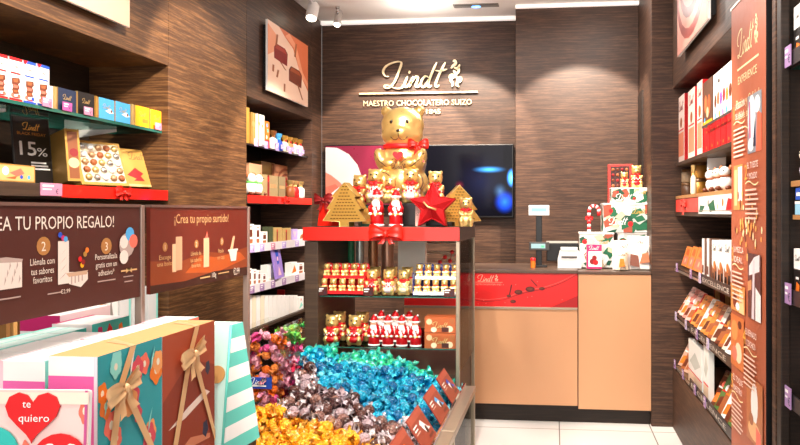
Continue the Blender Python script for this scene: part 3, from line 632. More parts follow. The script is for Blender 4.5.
# ---------------------------------------------------------------- foil santas
def santa_meshes():
    m = MB(); m.lathe([(.17, 0), (.185, .03), (.18, .2), (.17, .4), (.175, .55), (.15, .64), (.1, .68)], REDF, 20, sx=1, sy=.8)
    m.ell((-.15, -.05, .42), (.06, .09, .14), REDF, 12, 8, (.5, -.2, 0)); m.ell((.15, -.05, .42), (.06, .09, .14), REDF, 12, 8, (.5, .2, 0))
    body = m.mesh('coat')
    m = MB(); m.ell((0, -.05, .72), (.105, .09, .1), SKIN, 14, 8)
    for s in (-1, 1): m.ell((s*.04, -.135, .745), (.014, .008, .014), BLACK, 8, 5)
    m.ell((0, -.145, .715), (.02, .018, .02), CORAL, 8, 6); face = m.mesh('face')
    m = MB(); m.ell((0, -.085, .6), (.115, .075, .12), WHITE, 14, 8); m.ell((0, -.14, .68), (.06, .02, .02), WHITE, 10, 6); m.ell((0, -.12, .35), (.05, .04, .1), WHITE, 10, 6); m.ell((-.03, -.12, .46), (.06, .04, .06), WHITE, 10, 6); m.ell((-.14, -.13, .33), (.05, .04, .04), WHITE, 10, 6); m.ell((.14, -.13, .33), (.05, .04, .04), WHITE, 10, 6); m.ell((.09, -.12, .5), (.05, .03, .09), WHITE, 10, 6); beard = m.mesh('beard')
    m = MB(); m.lathe([(.12, .77), (.13, .82), (.1, .9), (.05, .97), (.015, 1.0)], REDF, 16, (0, 0, 0)); hat = m.mesh('hat')
    m = MB(); m.lathe([(.12, .755), (.145, .775), (.145, .81), (.12, .83)], WHITE, 16); m.ell((.06, 0, .985), (.035, .035, .035), WHITE, 10, 6); trim = m.mesh('hat_trim')
    m = MB(); m.lathe([(.178, .3), (.19, .31), (.19, .335), (.178, .345)], GOLD, 18, sx=1, sy=.82); m.lathe([(.182, 0), (.196, .01), (.196, .05), (.18, .06)], WHITE, 18, sx=1, sy=.82); belt = m.mesh('belt')
    return body, face, beard, hat, trim, belt
SM = santa_meshes()
def santa(label, x, y, z, s, rz=0, group=None):
    t = thing('foil_santa', label, 'chocolate santa', (x, y, z), rz, group); t.scale = (s,)*3
    for n, me in zip(('coat', 'face', 'beard'), SM): lk(n, me, t)
    hh = lk('hat', SM[3], t); lk('hat_trim', SM[4], hh); lk('belt', SM[5], t); return t
santa('foil wrapped chocolate santa left of centre on top of the case', Xu(377, 3.7), 3.7, ZT+.001, .205, R(-6))
santa('foil wrapped chocolate santa right of centre on top of the case', Xu(396, 3.7), 3.7, ZT+.001, .20, R(6))
# ---------------------------------------------------------------- tree boxes, star
TREE = [(-.13, 0), (-.03, 0), (-.03, -.0), (-.03, .0)]
def tree_pts(s):
    p = [(.028, 0), (.028, .025), (.13, .03), (.085, .09), (.105, .095), (.06, .155), (.075, .16), (0, .235)]
    return [(x*s, z*s) for x, z in p]+[(-x*s, z*s) for x, z in p[::-1][1:]]
def tree_box(label, x, y, z, s, rz, rx=0):
    t = thing('tree_gift_box', label, 'tree box', (x, y, z), rz, rx=rx)
    m = MB(); m.prism(tree_pts(s), -.03, .03, mat('dcae58', .34, .55, (70, .25, .002)), mat('a08038', .32, .65)); m.build('tree_body', t)
    m = MB()
    for k in range(11):
        zz = .04+k*.017; hw = max(.012, .1*(1-zz/.24))
        for q in range(int(hw*2/.018)+1):
            x0 = -hw+q*.018; m.box((x0*s, -.0318, zz*s), ((x0+.012)*s, -.03, (zz+.005)*s), mat('7c5516', .4, .5))
    m.build('printed_lettering', t)
    m = MB(); P_ = [(x, -.031, z) for x, z in tree_pts(s)]; m.tube(P_, .0022, GOLDL, 6, True); m.build('rim', t)
tree_box('gold tree shaped box at the left end of the case top', Xu(347, 3.67), 3.67, ZT+.001, 1.0, R(-12))
tree_box('gold tree shaped box at the right end of the case top', Xu(458, 3.8), 3.8, ZT+.001, .95, R(24))
t = thing('glitter_star', 'large red glitter star standing on the case top', 'star ornament', (Xu(432.5, 3.645), 3.645, ZT+.002), R(-4), rx=R(-4))
m = MB(); n = 5; outer = []; 
pts = [((.128 if k % 2 == 0 else .062)*math.sin(k*math.pi/5+.0), .105+(.128 if k % 2 == 0 else .062)*math.cos(k*math.pi/5)) for k in range(10)]
vv = [(x, -.012, z) for x, z in pts]+[(x, .03, z) for x, z in pts]+[(0, -.045, .105), (0, .04, .105)]
ff = [(i, (i+1) % 10, 20) for i in range(10)]+[((i+1) % 10+10, i+10, 21) for i in range(10)]+[(i, i+10, (i+1) % 10+10, (i+1) % 10) for i in range(10)]
m.add(vv, ff, GLITTER); m.build('star_body', t)
m = MB(); m.tube([(x, -.013, z) for x, z in pts], .005, GLITTER, 6, True); m.build('rim', t)
m = MB(); m.tube([(-.04, -.046, .125), (-.015, -.052, .1), (.03, -.05, .085)], .005, GOLDL, 6); m.build('gold_clasp', t)
t = thing('red_gift_pouch', 'small red gift pouch with a bow behind the left gold tree', 'gift pouch', (Xu(328, 3.8), 3.8, ZT+.001), R(-20))
m = MB(); m.prism([(-.05, 0), (.05, 0), (.045, .12), (-.03, .13)], -.03, .03, REDSAT); m.build('pouch', t)
m = MB(); bow_mb(m, (.0, -.04, .145), .065, DRED, True, .8); m.build('bow', t)
pack('small_gift_box', 'small dark green gift box wedged behind the left gold tree', 'gift box', (Xu(364, 3.78), 3.80, ZT+.001), .06, .06, .11, mat('2c5a4a', .4, .3), [('r', .1, .1, .9, .9, GOLDP)], R(30))
pack('small_gift_box', 'pale pink box behind the santa beside the glitter star', 'gift box', (Xu(421, 3.745), 3.735, ZT+.001), .05, .04, .11, mat('dcb5a8', .4), [('S', .5, .6, .8, CHOC)], R(0))
# ---------------------------------------------------------------- shelf A
def tray(name, label, x0, x1, y, z, h, col, star, nb, bear_word, place, pg):
    W_ = x1-x0; t = thing(name, label, 'display tray', (x0, y, z))
    m = MB(); m.box((0, .10, 0), (W_, .106, h), col); m.box((0, 0, 0), (.004, .106, h*.8), col); m.box((W_-.004, 0, 0), (W_, .106, h*.8), col)
    n = nb; sc = [(k*W_/n+W_/n*(.5+.5*math.cos(a)), .103, h+.012*math.sin(a)) for k in range(n) for a in [math.pi*(1-q/5) for q in range(6)]]
    m.prism([(0, h)]+[(x, zz) for x, _, zz in sc]+[(W_, h)], .1, .106, col)
    for k in range(n*2): m.art((0, .0995, 0), (1, 0, 0), (0, 0, 1), W_, h, [('c', (k+.5)/(n*2), .92+.05*(k % 2), .035, star)])
    m.build('back_panel', t)
    for q, (zz, yy) in enumerate(((0, .0), (h*.5, .045))):
        m = MB(); m.box((.004, yy, zz), (W_-.004, .1, zz+.006), col); m.box((.004, yy, zz), (W_-.004, yy+.003, zz+.024), RED if col is not DBLUE else WHITE); m.build('tier', t)
        for k in range(nb):
            bear(f'{bear_word}, {"front" if q == 0 else "upper"} row of {place}, {ORD[k]} from the left', x0+(k+.5)*W_/nb, y+yy+.026, z+zz+.007, .082, 0, False, pg, None, True)
DBLUE = mat('2a3c8c', .45)
yA = YF+.05; zA = 1.005
tray('bear_display_tray', 'red scalloped tray of tiny gold bears on the upper case shelf', Xu(318, yA), Xu(364.5, yA), yA, zA, .155, RED, WHITE, 5, 'tiny gold bear', 'red tray', 'tiny bears in the red tray')
tray('bear_display_tray', 'blue and white tray of tiny gold bears on the upper case shelf', Xu(412.5, yA), Xu(457.5, yA), yA, zA, .155, DBLUE, WHITE, 5, 'tiny gold bear', 'blue tray', 'tiny bears in the blue tray')
for k, (u, sw) in enumerate(((372, SWR), (388.5, SWP), (404, SWG))):
    bear(['gold bear with red sweater between the two trays of tiny bears', 'gold bear with pink patterned sweater in the middle of the upper case shelf', 'gold bear with cream sweater beside the blue tray of tiny bears'][k], Xu(u, yA+.04), yA+.045, zA, .138, 0, sweater=sw)
    bear(['gold bear behind the red sweater bear on the upper case shelf', 'gold bear behind the pink sweater bear on the upper case shelf', 'gold bear behind the cream sweater bear on the upper case shelf'][k], Xu(u+3, yA+.14), yA+.15, zA, .145, 0)
# price tickets on the glass shelf front
def ticket(parent, c, w_, h_, n, m_=TAGM):
    """small printed ticket, n = outward horizontal direction"""
    n = Vector(n).normalized(); ux = Vector((-n.y, n.x, 0)); mb = MB(); c = Vector(c)
    a = c-ux*w_/2; vv = [a, a+ux*w_, a+ux*w_+Vector((0, 0, h_)), a+Vector((0, 0, h_))]
    mb.add([p+n*.003 for p in vv]+[p for p in vv], [(0, 1, 2, 3), (7, 6, 5, 4), (0, 4, 5, 1), (1, 5, 6, 2), (2, 6, 7, 3), (3, 7, 4, 0)], m_)
    mb.art(a+n*.003, ux, (0, 0, 1), w_, h_, [('r', .08, .7, .6, .85, WHITE), ('r', .08, .45, .5, .55, WHITE), ('t', '€', .75, .35, .4, NAVY)], .0004)
    o = mb.build('price_ticket', parent); return o
case = bpy.data.objects['display_case']
for u in (322, 368, 449): ticket(case, (Xu(u, YF+.02), YF+.028, 1.006), .055, .045, (0, -1, 0), SIGNB)
# tall rolls and boxes standing at the back of the upper shelf
def roll(label, u, r, h, mt, band, y=4.16):
    t = thing('wrapping_roll', label, 'roll', (Xu(u, y), y, 1.005))
    m = MB(); m.lathe([(r, 0), (r, h)], mt, 20); m.build('roll', t)
    m = MB(); m.lathe([(r*1.04, h), (r*1.04, h+.01)], band, 20); m.lathe([(r*1.03, .03), (r*1.03, .05)], band, 20); m.build('end_cap', t)
roll('green patterned roll at the back left of the upper case shelf', 351, .02, .27, mat('2f8f62', .4), WHITE)
roll('silver roll beside the green roll in the case', 360, .026, .27, mat('c7cfc9', .3, .6), SILVER)
roll('bronze foil roll beside the silver roll in the case', 373, .03, .27, COPPER, GOLDL)
roll('wide copper foil roll in the middle of the case back', 387.5, .037, .27, mat('c99a80', .3, .6), GOLDL)
pack('white_carton', 'plain white carton standing at the back of the upper case shelf', 'box', (Xu(412.5, 4.16), 4.16, 1.005), .165, .06, .275, mat('e9e6dc', .5))
m = MB()
t = thing('ornament_garland', 'red ornament garland hanging on the rear rail of the case', 'garland', (0, 0, 0))
pp = [(Xu(u, 4.2), 4.2, zv(v, -.7, 4.2)) for u, v in ((440, 262), (445, 257), (450, 261), (452, 252), (457, 256), (461, 250))]
m = MB(); m.tube(pp, .003, DRED); m.build('cord', t)
for p in pp: m = MB(); m.ell((0, 0, 0), .013, RED, 10, 8); m.build('bauble', t, p)
# ---------------------------------------------------------------- shelf B
yB = YF+.06; zB = .734
for k, u in enumerate((331, 354)):
    bear(f'gold bear in a red coat, {["left", "right"][k]} of the pair on the lower case shelf', Xu(u, yB), yB+.02, zB, .165, 0, sweater=SWR)
    bear(f'gold bear behind the {["left", "right"][k]} red coated bear on the lower case shelf', Xu(u+7, yB+.12), yB+.15, zB, .165, 0, sweater=SWR)
for k, u in enumerate((373, 387, 401, 415)): santa(f'foil santa on the lower case shelf, {ORD[k]} from the left in the front row', Xu(u, yB), yB+.02, zB, .165, 0)
for k, u in enumerate((380, 394, 408)): santa(f'foil santa on the lower case shelf, {ORD[k]} from the left in the back row', Xu(u, yB+.12), yB+.15, zB, .17, 0)
BRN = mat('b3592c', .45)
for k, (z, lab) in enumerate(((zB, 'brown praline box at the bottom of the stack on the lower case shelf'), (zB+.083, 'brown praline box on top of the stack on the lower case shelf'))):
    pack('praline_carton', lab, 'chocolate box', (Xu(441, yB), yB+.02, z), .165, .1, .08, BRN, [('S', .5, .5, .5, GOLDL), ('p', disc(.15, .7, .1, 8, .2), PEACH), ('p', disc(.8, .25, .12, 8, .22), mat('f0c8a8', .5)), ('p', disc(.3, .2, .1, 8, .18), mat('f2d5b8', .5)), ('p', disc(.88, .75, .08, 8, .2), CHOCL), ('r', .55, .05, .78, .35, SIGNB)])

# ================================================================ PICK AND MIX BIN
BX0, BX1, BY0, BY1, BZ = -1.29, -.405, 2.28, 3.585, .555
t = thing('sweets_bin', 'champagne framed pick and mix bin filled with wrapped truffles', 'display bin', (0, 0, 0))
m = MB(); m.box((BX1-.06, BY0, BZ-.03), (BX1, 2.83, BZ), CHAMP, .003); m.build('rim_rail', t)
m = MB(); m.box((BX1-.06, 2.835, BZ-.03), (BX1, BY1, BZ), CHAMP, .003); m.build('rim_rail', t)
m = MB(); m.box((BX0, BY0, BZ-.03), (BX1-.062, BY0+.05, BZ), CHAMP, .003); m.build('front_rail', t)
for y in (BY0+.01, 2.815, BY1-.035): m = MB(); m.box((BX1-.034, y, 0), (BX1-.003, y+.03, BZ-.031), CHAMP, .002); m.build('leg', t)
m = MB(); m.box((BX1-.02, BY0+.045, .04), (BX1-.012, BY1-.04, BZ-.032), GLASS2); m.build('side_glass', t)
m = MB(); m.box((BX0+.01, BY0+.06, .32), (BX1-.07, BY1-.01, .34), FIX); m.box((BX1-.068, BY0+.06, .34), (BX1-.061, BY1-.01, BZ-.032), SILVER); m.box((BX0, BY0+.052, 0), (BX0+.01, BY1-.01, .55), FIX); m.box((BX0+.01, BY0+.052, .34), (BX1-.07, BY0+.06, BZ-.032), SILVER); m.build('inner_tray', t)
m = MB(); m.box((BX1-.062, BY0+.06, BZ), (BX1-.05, BY1-.02, BZ+.018), CHROME, .001); m.build('card_channel', t)
t0 = bpy.data.objects['sweets_bin']
def Hh(x, y):
    s = max(0, min(1, (y-2.45)/1.05)); s = s*s*(3-2*s)
    e = max(0, min(1, (x+.50)/-.42)); e = e**.8
    l = max(0, min(1, (x+1.29)/.25))
    return .50+.05*e+(.16*s*(.28+.72*e))+.02*math.sin(x*13+y*7)*e+.015*math.sin(y*19-x*9)*e
# truffle meshes: ball with two crumpled twists
def truffle(seed, ball, wrap):
    r = random.Random(seed); m = MB()
    bm = bmesh.new(); bmesh.ops.create_icosphere(bm, subdivisions=2, radius=.5)
    for v in bm.verts: v.co *= 1+r.uniform(-.02, .03)
    m.frombm(bm, ball, True)
    for s in (-1, 1):
        vv = []; ff = []; n = 10; ph = r.uniform(0, 6)
        for j, (x, rad) in enumerate(((.38, .34), (.53, .13), (.68, .30), (.86, .45))):
            for i in range(n):
                a = 2*math.pi*i/n; q = rad*(1+.25*math.sin(i*3.1+ph)*(j > 1))*(1+r.uniform(-.12, .12)*(j > 1))
                vv.append((s*(x+(.07*math.sin(i*2.2+ph) if j > 1 else 0)), q*math.cos(a), q*.55*math.sin(a)))
        for j in range(3):
            for i in range(n): k = (i+1) % n; ff.append((j*n+i, j*n+k, (j+1)*n+k, (j+1)*n+i))
        m.add(vv, ff, wrap, j % 2 == 0)
    return m.mesh('truffle')
def foil(c, me=.4, r=.16): return mat(c, r, me, (5, .5, .14), 0, .6)
KIND = {
 'blue': [truffle(k, foil(c), foil(c2, .5, .2)) for k, (c, c2) in enumerate((('00a2cc', '5cdcf0'), ('0088b8', '28c0e0'), ('0cb0d4', '90e8f4'), ('10a8cc', '087ca8'), ('00689c', '40d0e8')))],
 'teal': [truffle(k+20, foil(c), foil(c2, .5, .2)) for k, (c, c2) in enumerate((('12b0ac', '60d8bc'), ('1cbca8', '2ab4c0'), ('35c890', '30b4a0')))],
 'brown': [truffle(k+40, foil(c), foil(c2, .6, .2)) for k, (c, c2) in enumerate((('5a342b', 'dfd2d6'), ('8a6258', 'efe6ea'), ('4b2c2c', 'cdbcc4'), ('b8a0a6', 'eae0e4'), ('42241f', 'e4d8dc')))],
 'gold': [truffle(k+60, foil(c), foil(c2, .6, .2)) for k, (c, c2) in enumerate((('f7a516', 'f9c040'), ('fab324', 'f09a20'), ('f59a14', 'fbd070'), ('fbbd2e', 'e08c1a')))],
}
LAB = {'blue': ('shiny blue wrapped truffle in the big blue heap', 'blue truffles in the bin'), 'teal': ('greenish teal wrapped truffle along the back of the blue heap', 'teal truffles in the bin'),
       'brown': ('dark brown and silver wrapped truffle between the blue and gold heaps', 'brown truffles in the bin'), 'gold': ('golden orange wrapped truffle in the front left heap', 'golden truffles in the bin')}
def interp(tab, u):
    for (a, va), (b_, vb) in zip(tab, tab[1:]):
        if u <= b_: return va+(vb-va)*max(0, (u-a))/(b_-a)
    return tab[-1][1]
def kind_at(x, y, z, r):
    # strips across the bin, set out in its own X,Y
    blue_edge = interp([(-1.3, 3.45), (-1.17, 3.25), (-1.08, 3.10), (-.95, 3.03), (-.75, 2.93), (-.55, 2.86), (-.4, 2.83)], x)
    gold_edge = interp([(-1.3, 2.98), (-1.15, 2.88), (-.9, 2.72), (-.7, 2.66), (-.6, 2.62), (-.4, 2.5)], x)
    j = r.uniform(-.02, .02)
    if y > blue_edge+j: return 'teal' if y > 3.40+.05*math.sin(x*9)+j and x < -.55 else 'blue'
    return 'brown' if y > gold_edge+j else 'gold'
rr = random.Random(5); cnt = {}
SP = .049
y = BY0+.09; row = 0
CAND = []
while y < BY1-.03:
    x = BX0+.03+(SP/2 if row % 2 else 0)
    while x < BX1-.085:
        CAND.append((x+rr.uniform(-.008, .008), y+rr.uniform(-.008, .008))); x += SP
    y += SP*.88; row += 1
PLACED = []
for x, y in CAND:
    if x < -1.17 and 2.9 < y < 3.29: continue
    z = Hh(x, y)+rr.uniform(-.016, .018); u, v = proj(x, y, z)
    if v > 458: continue
    PLACED.append((y, x, z, kind_at(x, y, z, rr)))
PLACED.sort()
rest = MB()
for i, (y, x, z, k) in enumerate(PLACED):
    me = rr.choice(KIND[k]); s = .054*rr.uniform(.94, 1.06); rot = Euler((rr.uniform(0, 6.28), rr.uniform(-.6, .6), rr.uniform(0, 6.28)))
    if i >= 300:
        rest.T = Matrix.Translation((x, y, z)) @ rot.to_matrix().to_4x4() @ Matrix.Scale(s, 4)
        for mi_, m_ in enumerate(me.materials):
            fs = [tuple(p.vertices) for p in me.polygons if p.material_index == mi_]; us_ = sorted({q for f in fs for q in f}); ix = {q: n for n, q in enumerate(us_)}
            rest.add([me.vertices[q].co[:] for q in us_], [tuple(ix[q] for q in f) for f in fs], m_, True)
        continue
    o = bpy.data.objects.new('truffle', me); COL.objects.link(o); o.location = (x, y, z); o.scale = (s, s, s); o.rotation_euler = rot
    tag(o, LAB[k][0], 'truffle', LAB[k][1]); cnt[k] = cnt.get(k, 0)+1
rest.T = Matrix.Identity(4)
print('TRUFFLES', cnt, len(PLACED))
# the sweets underneath, uncountable
fill = bpy.data.materials.new('truffle_foil_mix'); fill.use_nodes = True; nt = fill.node_tree; b = nt.nodes['Principled BSDF']; b.inputs['Roughness'].default_value = .3; b.inputs['Metallic'].default_value = .4
m = rest; nx, ny = 44, 64; cols = {'blue': mat('0d6fa8', .3, .5), 'teal': mat('1c8f88', .3, .5), 'brown': mat('4a2c28', .3, .5), 'gold': mat('c87c10', .3, .5)}
g = {}
X0_, X1_, Y0_, Y1_ = BX0+.012, BX1-.072, BY0+.065, BY1-.012
for j in range(ny+1):
    for i in range(nx+1):
        x = X0_+(X1_-X0_)*i/nx; y = Y0_+(Y1_-Y0_)*j/ny; g[i, j] = (x, y, Hh(x, y)-.018+.008*math.sin(i*2.1)*math.cos(j*1.9))
for j in range(ny):
    for i in range(nx):
        q = [g[i, j], g[i+1, j], g[i+1, j+1], g[i, j+1]]
        if q[2][0] < -1.16 and q[2][1] > 2.91 and q[0][1] < 3.27: continue
        m.add(q, [(0, 1, 2, 3)], cols[kind_at(q[0][0], q[0][1], 0, rr)], True)
tag(m.build('truffle_filling'), 'rest of the wrapped truffles heaped at the back and depth of the bin', 'truffles', None, 'stuff')
# ticket cards clipped along the rim
for k, (y0, tip) in enumerate(((3.36, BLUE), (3.04, LBLUE), (2.70, mat('e9dede', .5)), (2.42, ORANGE))):
    m = MB(); wd_, ht_ = .225, .135
    m.box((-wd_/2, -.004, 0), (wd_/2, 0, ht_), CARD, .001)
    m.art((-wd_/2, -.0041, 0), (1, 0, 0), (0, 0, 1), wd_, ht_, [('r', .02, .78, .98, .97, mat('a34a38', .35)), ('t', ['NOIR', 'LATTE', 'FONDENTE', 'ORANGE'][k] if False else '€', .12, .6, .1, WHITE), ('r', .07, .66, .34, .70, WHITE), ('r', .07, .56, .30, .6, WHITE), ('r', .07, .47, .34, .5, mat('d9b0a0', .4)),
          ('p', [(.45, .62), (.6, .7), (.78, .4), (.92, .3), (.72, .3), (.55, .45)], tip), ('p', [(.5, .5), (.62, .55), (.74, .35), (.6, .3)], WHITE), ('p', disc(.68, .36, .07, 10, .12), mat('3b1512', .4)), ('r', .6, .1, .9, .18, mat('5c1b16', .4))])
    o = m.build('flavour_card', None, (BX1-.063, y0-.08, BZ+.018), R(90), R(-34)); 
    tag(o, f'red brown flavour card on the bin rail, {ORD[k]} from the display case', 'card')
# ================================================================ LEFT WALL BAYS
XF = -2.01
def wall_shelf(name, label, cat, X0, X1, y0, y1, z0, z1, m_, lip=None, faces=None, group=None):
    t = thing(name, label, cat, ((X0+X1)/2, (y0+y1)/2, z0), 0, group)
    m = MB(); hx, hy = abs(X1-X0)/2, (y1-y0)/2; m.box((-hx, -hy, 0), (hx, hy, z1-z0), m_, 0 if faces else .002, faces); m.build('board', t); return t
def strip(t, side, y0, y1, z0, z1, m_, X):
    """price strip along a shelf front; t at its centre"""
    s = 1 if side == 'L' else -1; ox, oy, oz = t.location
    m = MB(); m.box((X-ox if s > 0 else X-ox-.006, y0-oy, z0-oz), (X-ox+.006 if s > 0 else X-ox, y1-oy, z1-oz), m_); return m.build('price_strip', t)
def tick(t, side, u, X, z, wd=.055, ht=.045, m_=TAGM):
    y = Yu(u, X); ox, oy, oz = t.location; ticket(t, (X-ox, y-oy, z-oz), wd, ht, (1 if side == 'L' else -1, 0, 0), m_)
def bracket(t, y, z, m_=WHITE):
    ox, oy, oz = t.location; m = MB(); m.prism([(-2.42-ox, z-oz), (-2.15-ox, z-oz), (-2.15-ox, z-oz-.012), (-2.42-ox, z-oz-.05)], y-oy-.004, y-oy+.004, m_); return m.build('shelf_bracket', t)
GS = wall_shelf('glass_shelf', 'green edged glass shelf high in the near left bay', 'shelf', -2.43, -2.03, 1.51, 3.45, 1.858, 1.872, GLASS, faces=[GLASS, GLASS, GEDGE, GEDGE, GEDGE, GEDGE])
for y in (2.55, 3.25): bracket(GS, y, 1.857)
for u in (47, 67, 88, 158): tick(GS, 'L', u, -2.026, 1.872, .055, .035, TAGP if u != 67 else mat('b8569c', .4))
CHB = [('p', [(.2, .52), (.8, .55), (.85, .45), (.7, .4), (.8, .33), (.7, .25), (.78, .18), (.3, .15), (.22, .25), (.3, .32), (.2, .4)], CHOC), ('p', [(.3, .5), (.7, .52), (.65, .44), (.35, .43)], CHOCL), ('p', [(.28, .38), (.7, .37), (.65, .31), (.35, .30)], CORAL), ('p', [(.3, .25), (.7, .26), (.6, .2), (.35, .19)], CHOCL)]
zS = 1.873
for k, (u0, u1, v) in enumerate(((-7, 8, 52), (8.6, 22.4, 56), (22.8, 36.2, 60), (36.8, 49.6, 63.5))):
    c = RED if k < 2 else BLUE
    it = [('r', 0, .93, 1, 1, c), ('S', .5, .82, .7, DGREY), ('r', .12, .62, .88, .66, c)]+CHB+[('r', 0, 0, 1, .06, c), ('c', .25, .13, .05, CORAL), ('c', .75, .12, .05, CORAL if k < 2 else BLUE), ('r', .3, .07, .7, .1, RED)]
    if k >= 2: it += [('p', [(.0, 1), (.35, 1), (.1, .88)], RED)]
    wpack('L', u0, u1, v, zS, XF-.04, .05, 'chocolate_carton', f'tall white carton with {"red" if k < 2 else "blue"} edge on the glass shelf, {ORD[k]} from the left', 'chocolate box', WHITE, it, group='tall white cartons on the glass shelf')
def gem(u0, u1, v, c, lab, x, extra=()):
    wpack('L', u0, u1, v, zS, XF-.03, .1, 'praline_box', lab, 'chocolate box', c, [('S', .5, .62, .5, GOLDL)]+list(extra), faces=[c, GOLDL, c, GOLDL, c, GOLDL])
wpack('L', 50.8, 53.5, 86, zS, XF-.03, .12, 'slim_box', 'slim cream box standing just right of the tall white cartons', 'chocolate box', CREAM)
wpack('L', 54, 57, 86.5, zS, XF-.03, .12, 'slim_box', 'slim cream box touching the left dark praline box', 'chocolate box', GOLDL)
gem(57.6, 76.5, 87, NAVY, 'dark navy praline box, the left of the pair on the glass shelf', 0); gem(77.5, 94.5, 91, OFFBLACK, 'black praline box, the right of the dark pair on the glass shelf', 0, [('c', .75, .3, .1, CHOCL), ('c', .6, .2, .08, PEACH)])
wpack('L', 95.3, 98, 96, zS, XF-.03, .1, 'slim_box', 'slim mustard box between the black and light blue boxes', 'chocolate box', GOLDP)
for k, (u0, u1, v) in enumerate(((98.5, 114.5, 97), (115.3, 130.5, 101))): gem(u0, u1, v, LBLUE, f'light blue praline box on the glass shelf, the {["left", "right"][k]} of two', 0, [('p', [(.4, .4), (.75, .55), (.95, .35), (.7, .3)], WHITE), ('c', .8, .42, .07, CHOC)])
wpack('L', 131.3, 134, 104, zS, XF-.03, .1, 'slim_box', 'slim gold box between the light blue and yellow boxes', 'chocolate box', GOLDL)
for k, (u0, u1, v) in enumerate(((135, 149.5, 105), (150.3, 163.5, 109))): gem(u0, u1, v, YELLOW, f'yellow praline box on the glass shelf, the {["left", "right"][k]} of two', 0, [('r', .5, .2, .9, .4, ORANGE)])
# ribboned ledges (front edge carries the ribbon)
def ledge(label, y0, y1, yr0, X, side):
    a, b_ = (-2.43, X) if side == 'L' else (X, 1.23)
    t = wall_shelf('ribbon_shelf', label, 'shelf', a, b_, y0, y1, 1.51, 1.562, FIX)
    ox, oy, oz = t.location; s = 1 if side == 'L' else -1
    m = MB(); x = X+s*.0015; m.box((min(x, x+s*.002)-ox, yr0-oy, .0), (max(x, x+s*.002)-ox, y1-oy-.001, .052), REDSAT); m.build('ribbon', t); return t
L1 = ledge('near left bay ledge with a red ribbon and bow', 1.51, 3.45, Yu(61, -2), -2.0, 'L')
L2 = ledge('far left bay ledge with a red ribbon and bow', 4.395, 5.61, 4.40, -2.0, 'L')
def lbow(t, u, s, X=-2.0):
    m = MB(); bow_mb(m, (0, 0, 0), s, REDSAT, True, .6); o = m.build('bow', t); o.rotation_euler.z = R(90 if X < 0 else -90); o.location = (X+(.012 if X < 0 else -.012)-t.location.x, Yu(u, X)-t.location.y, .03)
lbow(L1, 121, .055); lbow(L2, 285, .05)
tick(L1, 'L', 51, -1.998, 1.515, .12, .05, TAGP)
zL = 1.563
t = thing('discount_sign', 'black 15% discount sign standing at the left end of the ledge', 'sign', (-2.26, Yu(35, -2.26), zL), R(78), rx=R(-6))
m = MB(); m.box((-.085, -.004, 0), (.085, .004, .30), OFFBLACK); m.art((-.085, -.004, 0), (1, 0, 0), (0, 0, 1), .17, .3, [('S', .5, .87, .5, mat('e0a24a', .4)), ('t', 'BLACK FRIDAY', .5, .765, .045, mat('d08838', .4), .8), ('t', '15', .36, .55, .21, WHITE, .45), ('t', '15', .375, .55, .21, WHITE, .45), ('t', '15', .368, .556, .21, WHITE, .45), ('t', '%', .76, .51, .13, WHITE, .3), ('r', .42, .33, .85, .355, WHITE), ('r', .42, .285, .9, .31, WHITE), ('r', .42, .24, .95, .265, WHITE)]); m.build('sign_card', t)
m = MB(); m.tube([(-.088, 0, 0), (-.088, 0, .303), (.088, 0, .303), (.088, 0, 0)], .004, DGREY); m.build('frame', t)
OR2 = mat('f0b070', .5)
wpack('L', -3, 35.5, 163, zL, XF-.02, .06, 'praline_box', 'flat gold box with two blue seals before the discount sign', 'chocolate box', GOLDP,
      [('r', .03, .06, .97, .93, OR2), ('c', .2, .6, .25, WHITE), ('p', [(.3, .5), (.6, .8), (.7, .5), (.5, .3)], CORAL), ('c', .62, .3, .12, BLUE), ('c', .82, .3, .12, LBLUE), ('p', [(.2, .2), (.5, .35), (.45, .15)], CHOCL)])
pack('praline_box', 'upright gold box turned sideways between the sign and the open assortment', 'chocolate box', (-2.16, Yu(68, -2.16), zL+.012), .06, .14, .235, GOLDP, [('r', .15, .05, .85, .95, mat('8d4f28', .4)), ('c', .5, .35, .1, PEACH), ('c', .55, .55, .08, DRED)], R(60), R(-9))
t = thing('praline_assortment', 'open gold box showing rows of wrapped pralines leaning on the ledge', 'chocolate box', (-2.10, Yu(107, -2.1), zL+.012), R(72), rx=R(-20))
m = MB(); m.box((-.125, 0, 0), (.125, .045, .225), GOLDP, .003); m.box((-.11, -.001, .015), (.11, .001, .21), CREAM); m.build('tray', t)
for i in range(5):
    for j in range(5): m = MB(); m.ell((0, 0, 0), (.018, .011, .016), [GOLDL, mat('c9a27a', .35, .5), SILVER, CHOCL, WHITE][(i*2+j*3) % 5], 8, 6); m.build('praline', t, (-.086+i*.043, -.006, .038+j*.038))
pack('praline_box', 'closed gold box with a red motif at the right end of the near ledge', 'chocolate box', (-2.13, Yu(139, -2.13), zL+.01), .23, .05, .20, GOLDP, [('S', .5, .82, .45, KRAFTD), ('p', [(.15, .3), (.4, .5), (.6, .35), (.4, .2)], RED), ('p', [(.3, .15), (.5, .3), (.6, .15)], DRED), ('r', 0, 0, 1, .06, GOLDL)], R(76), R(-16))

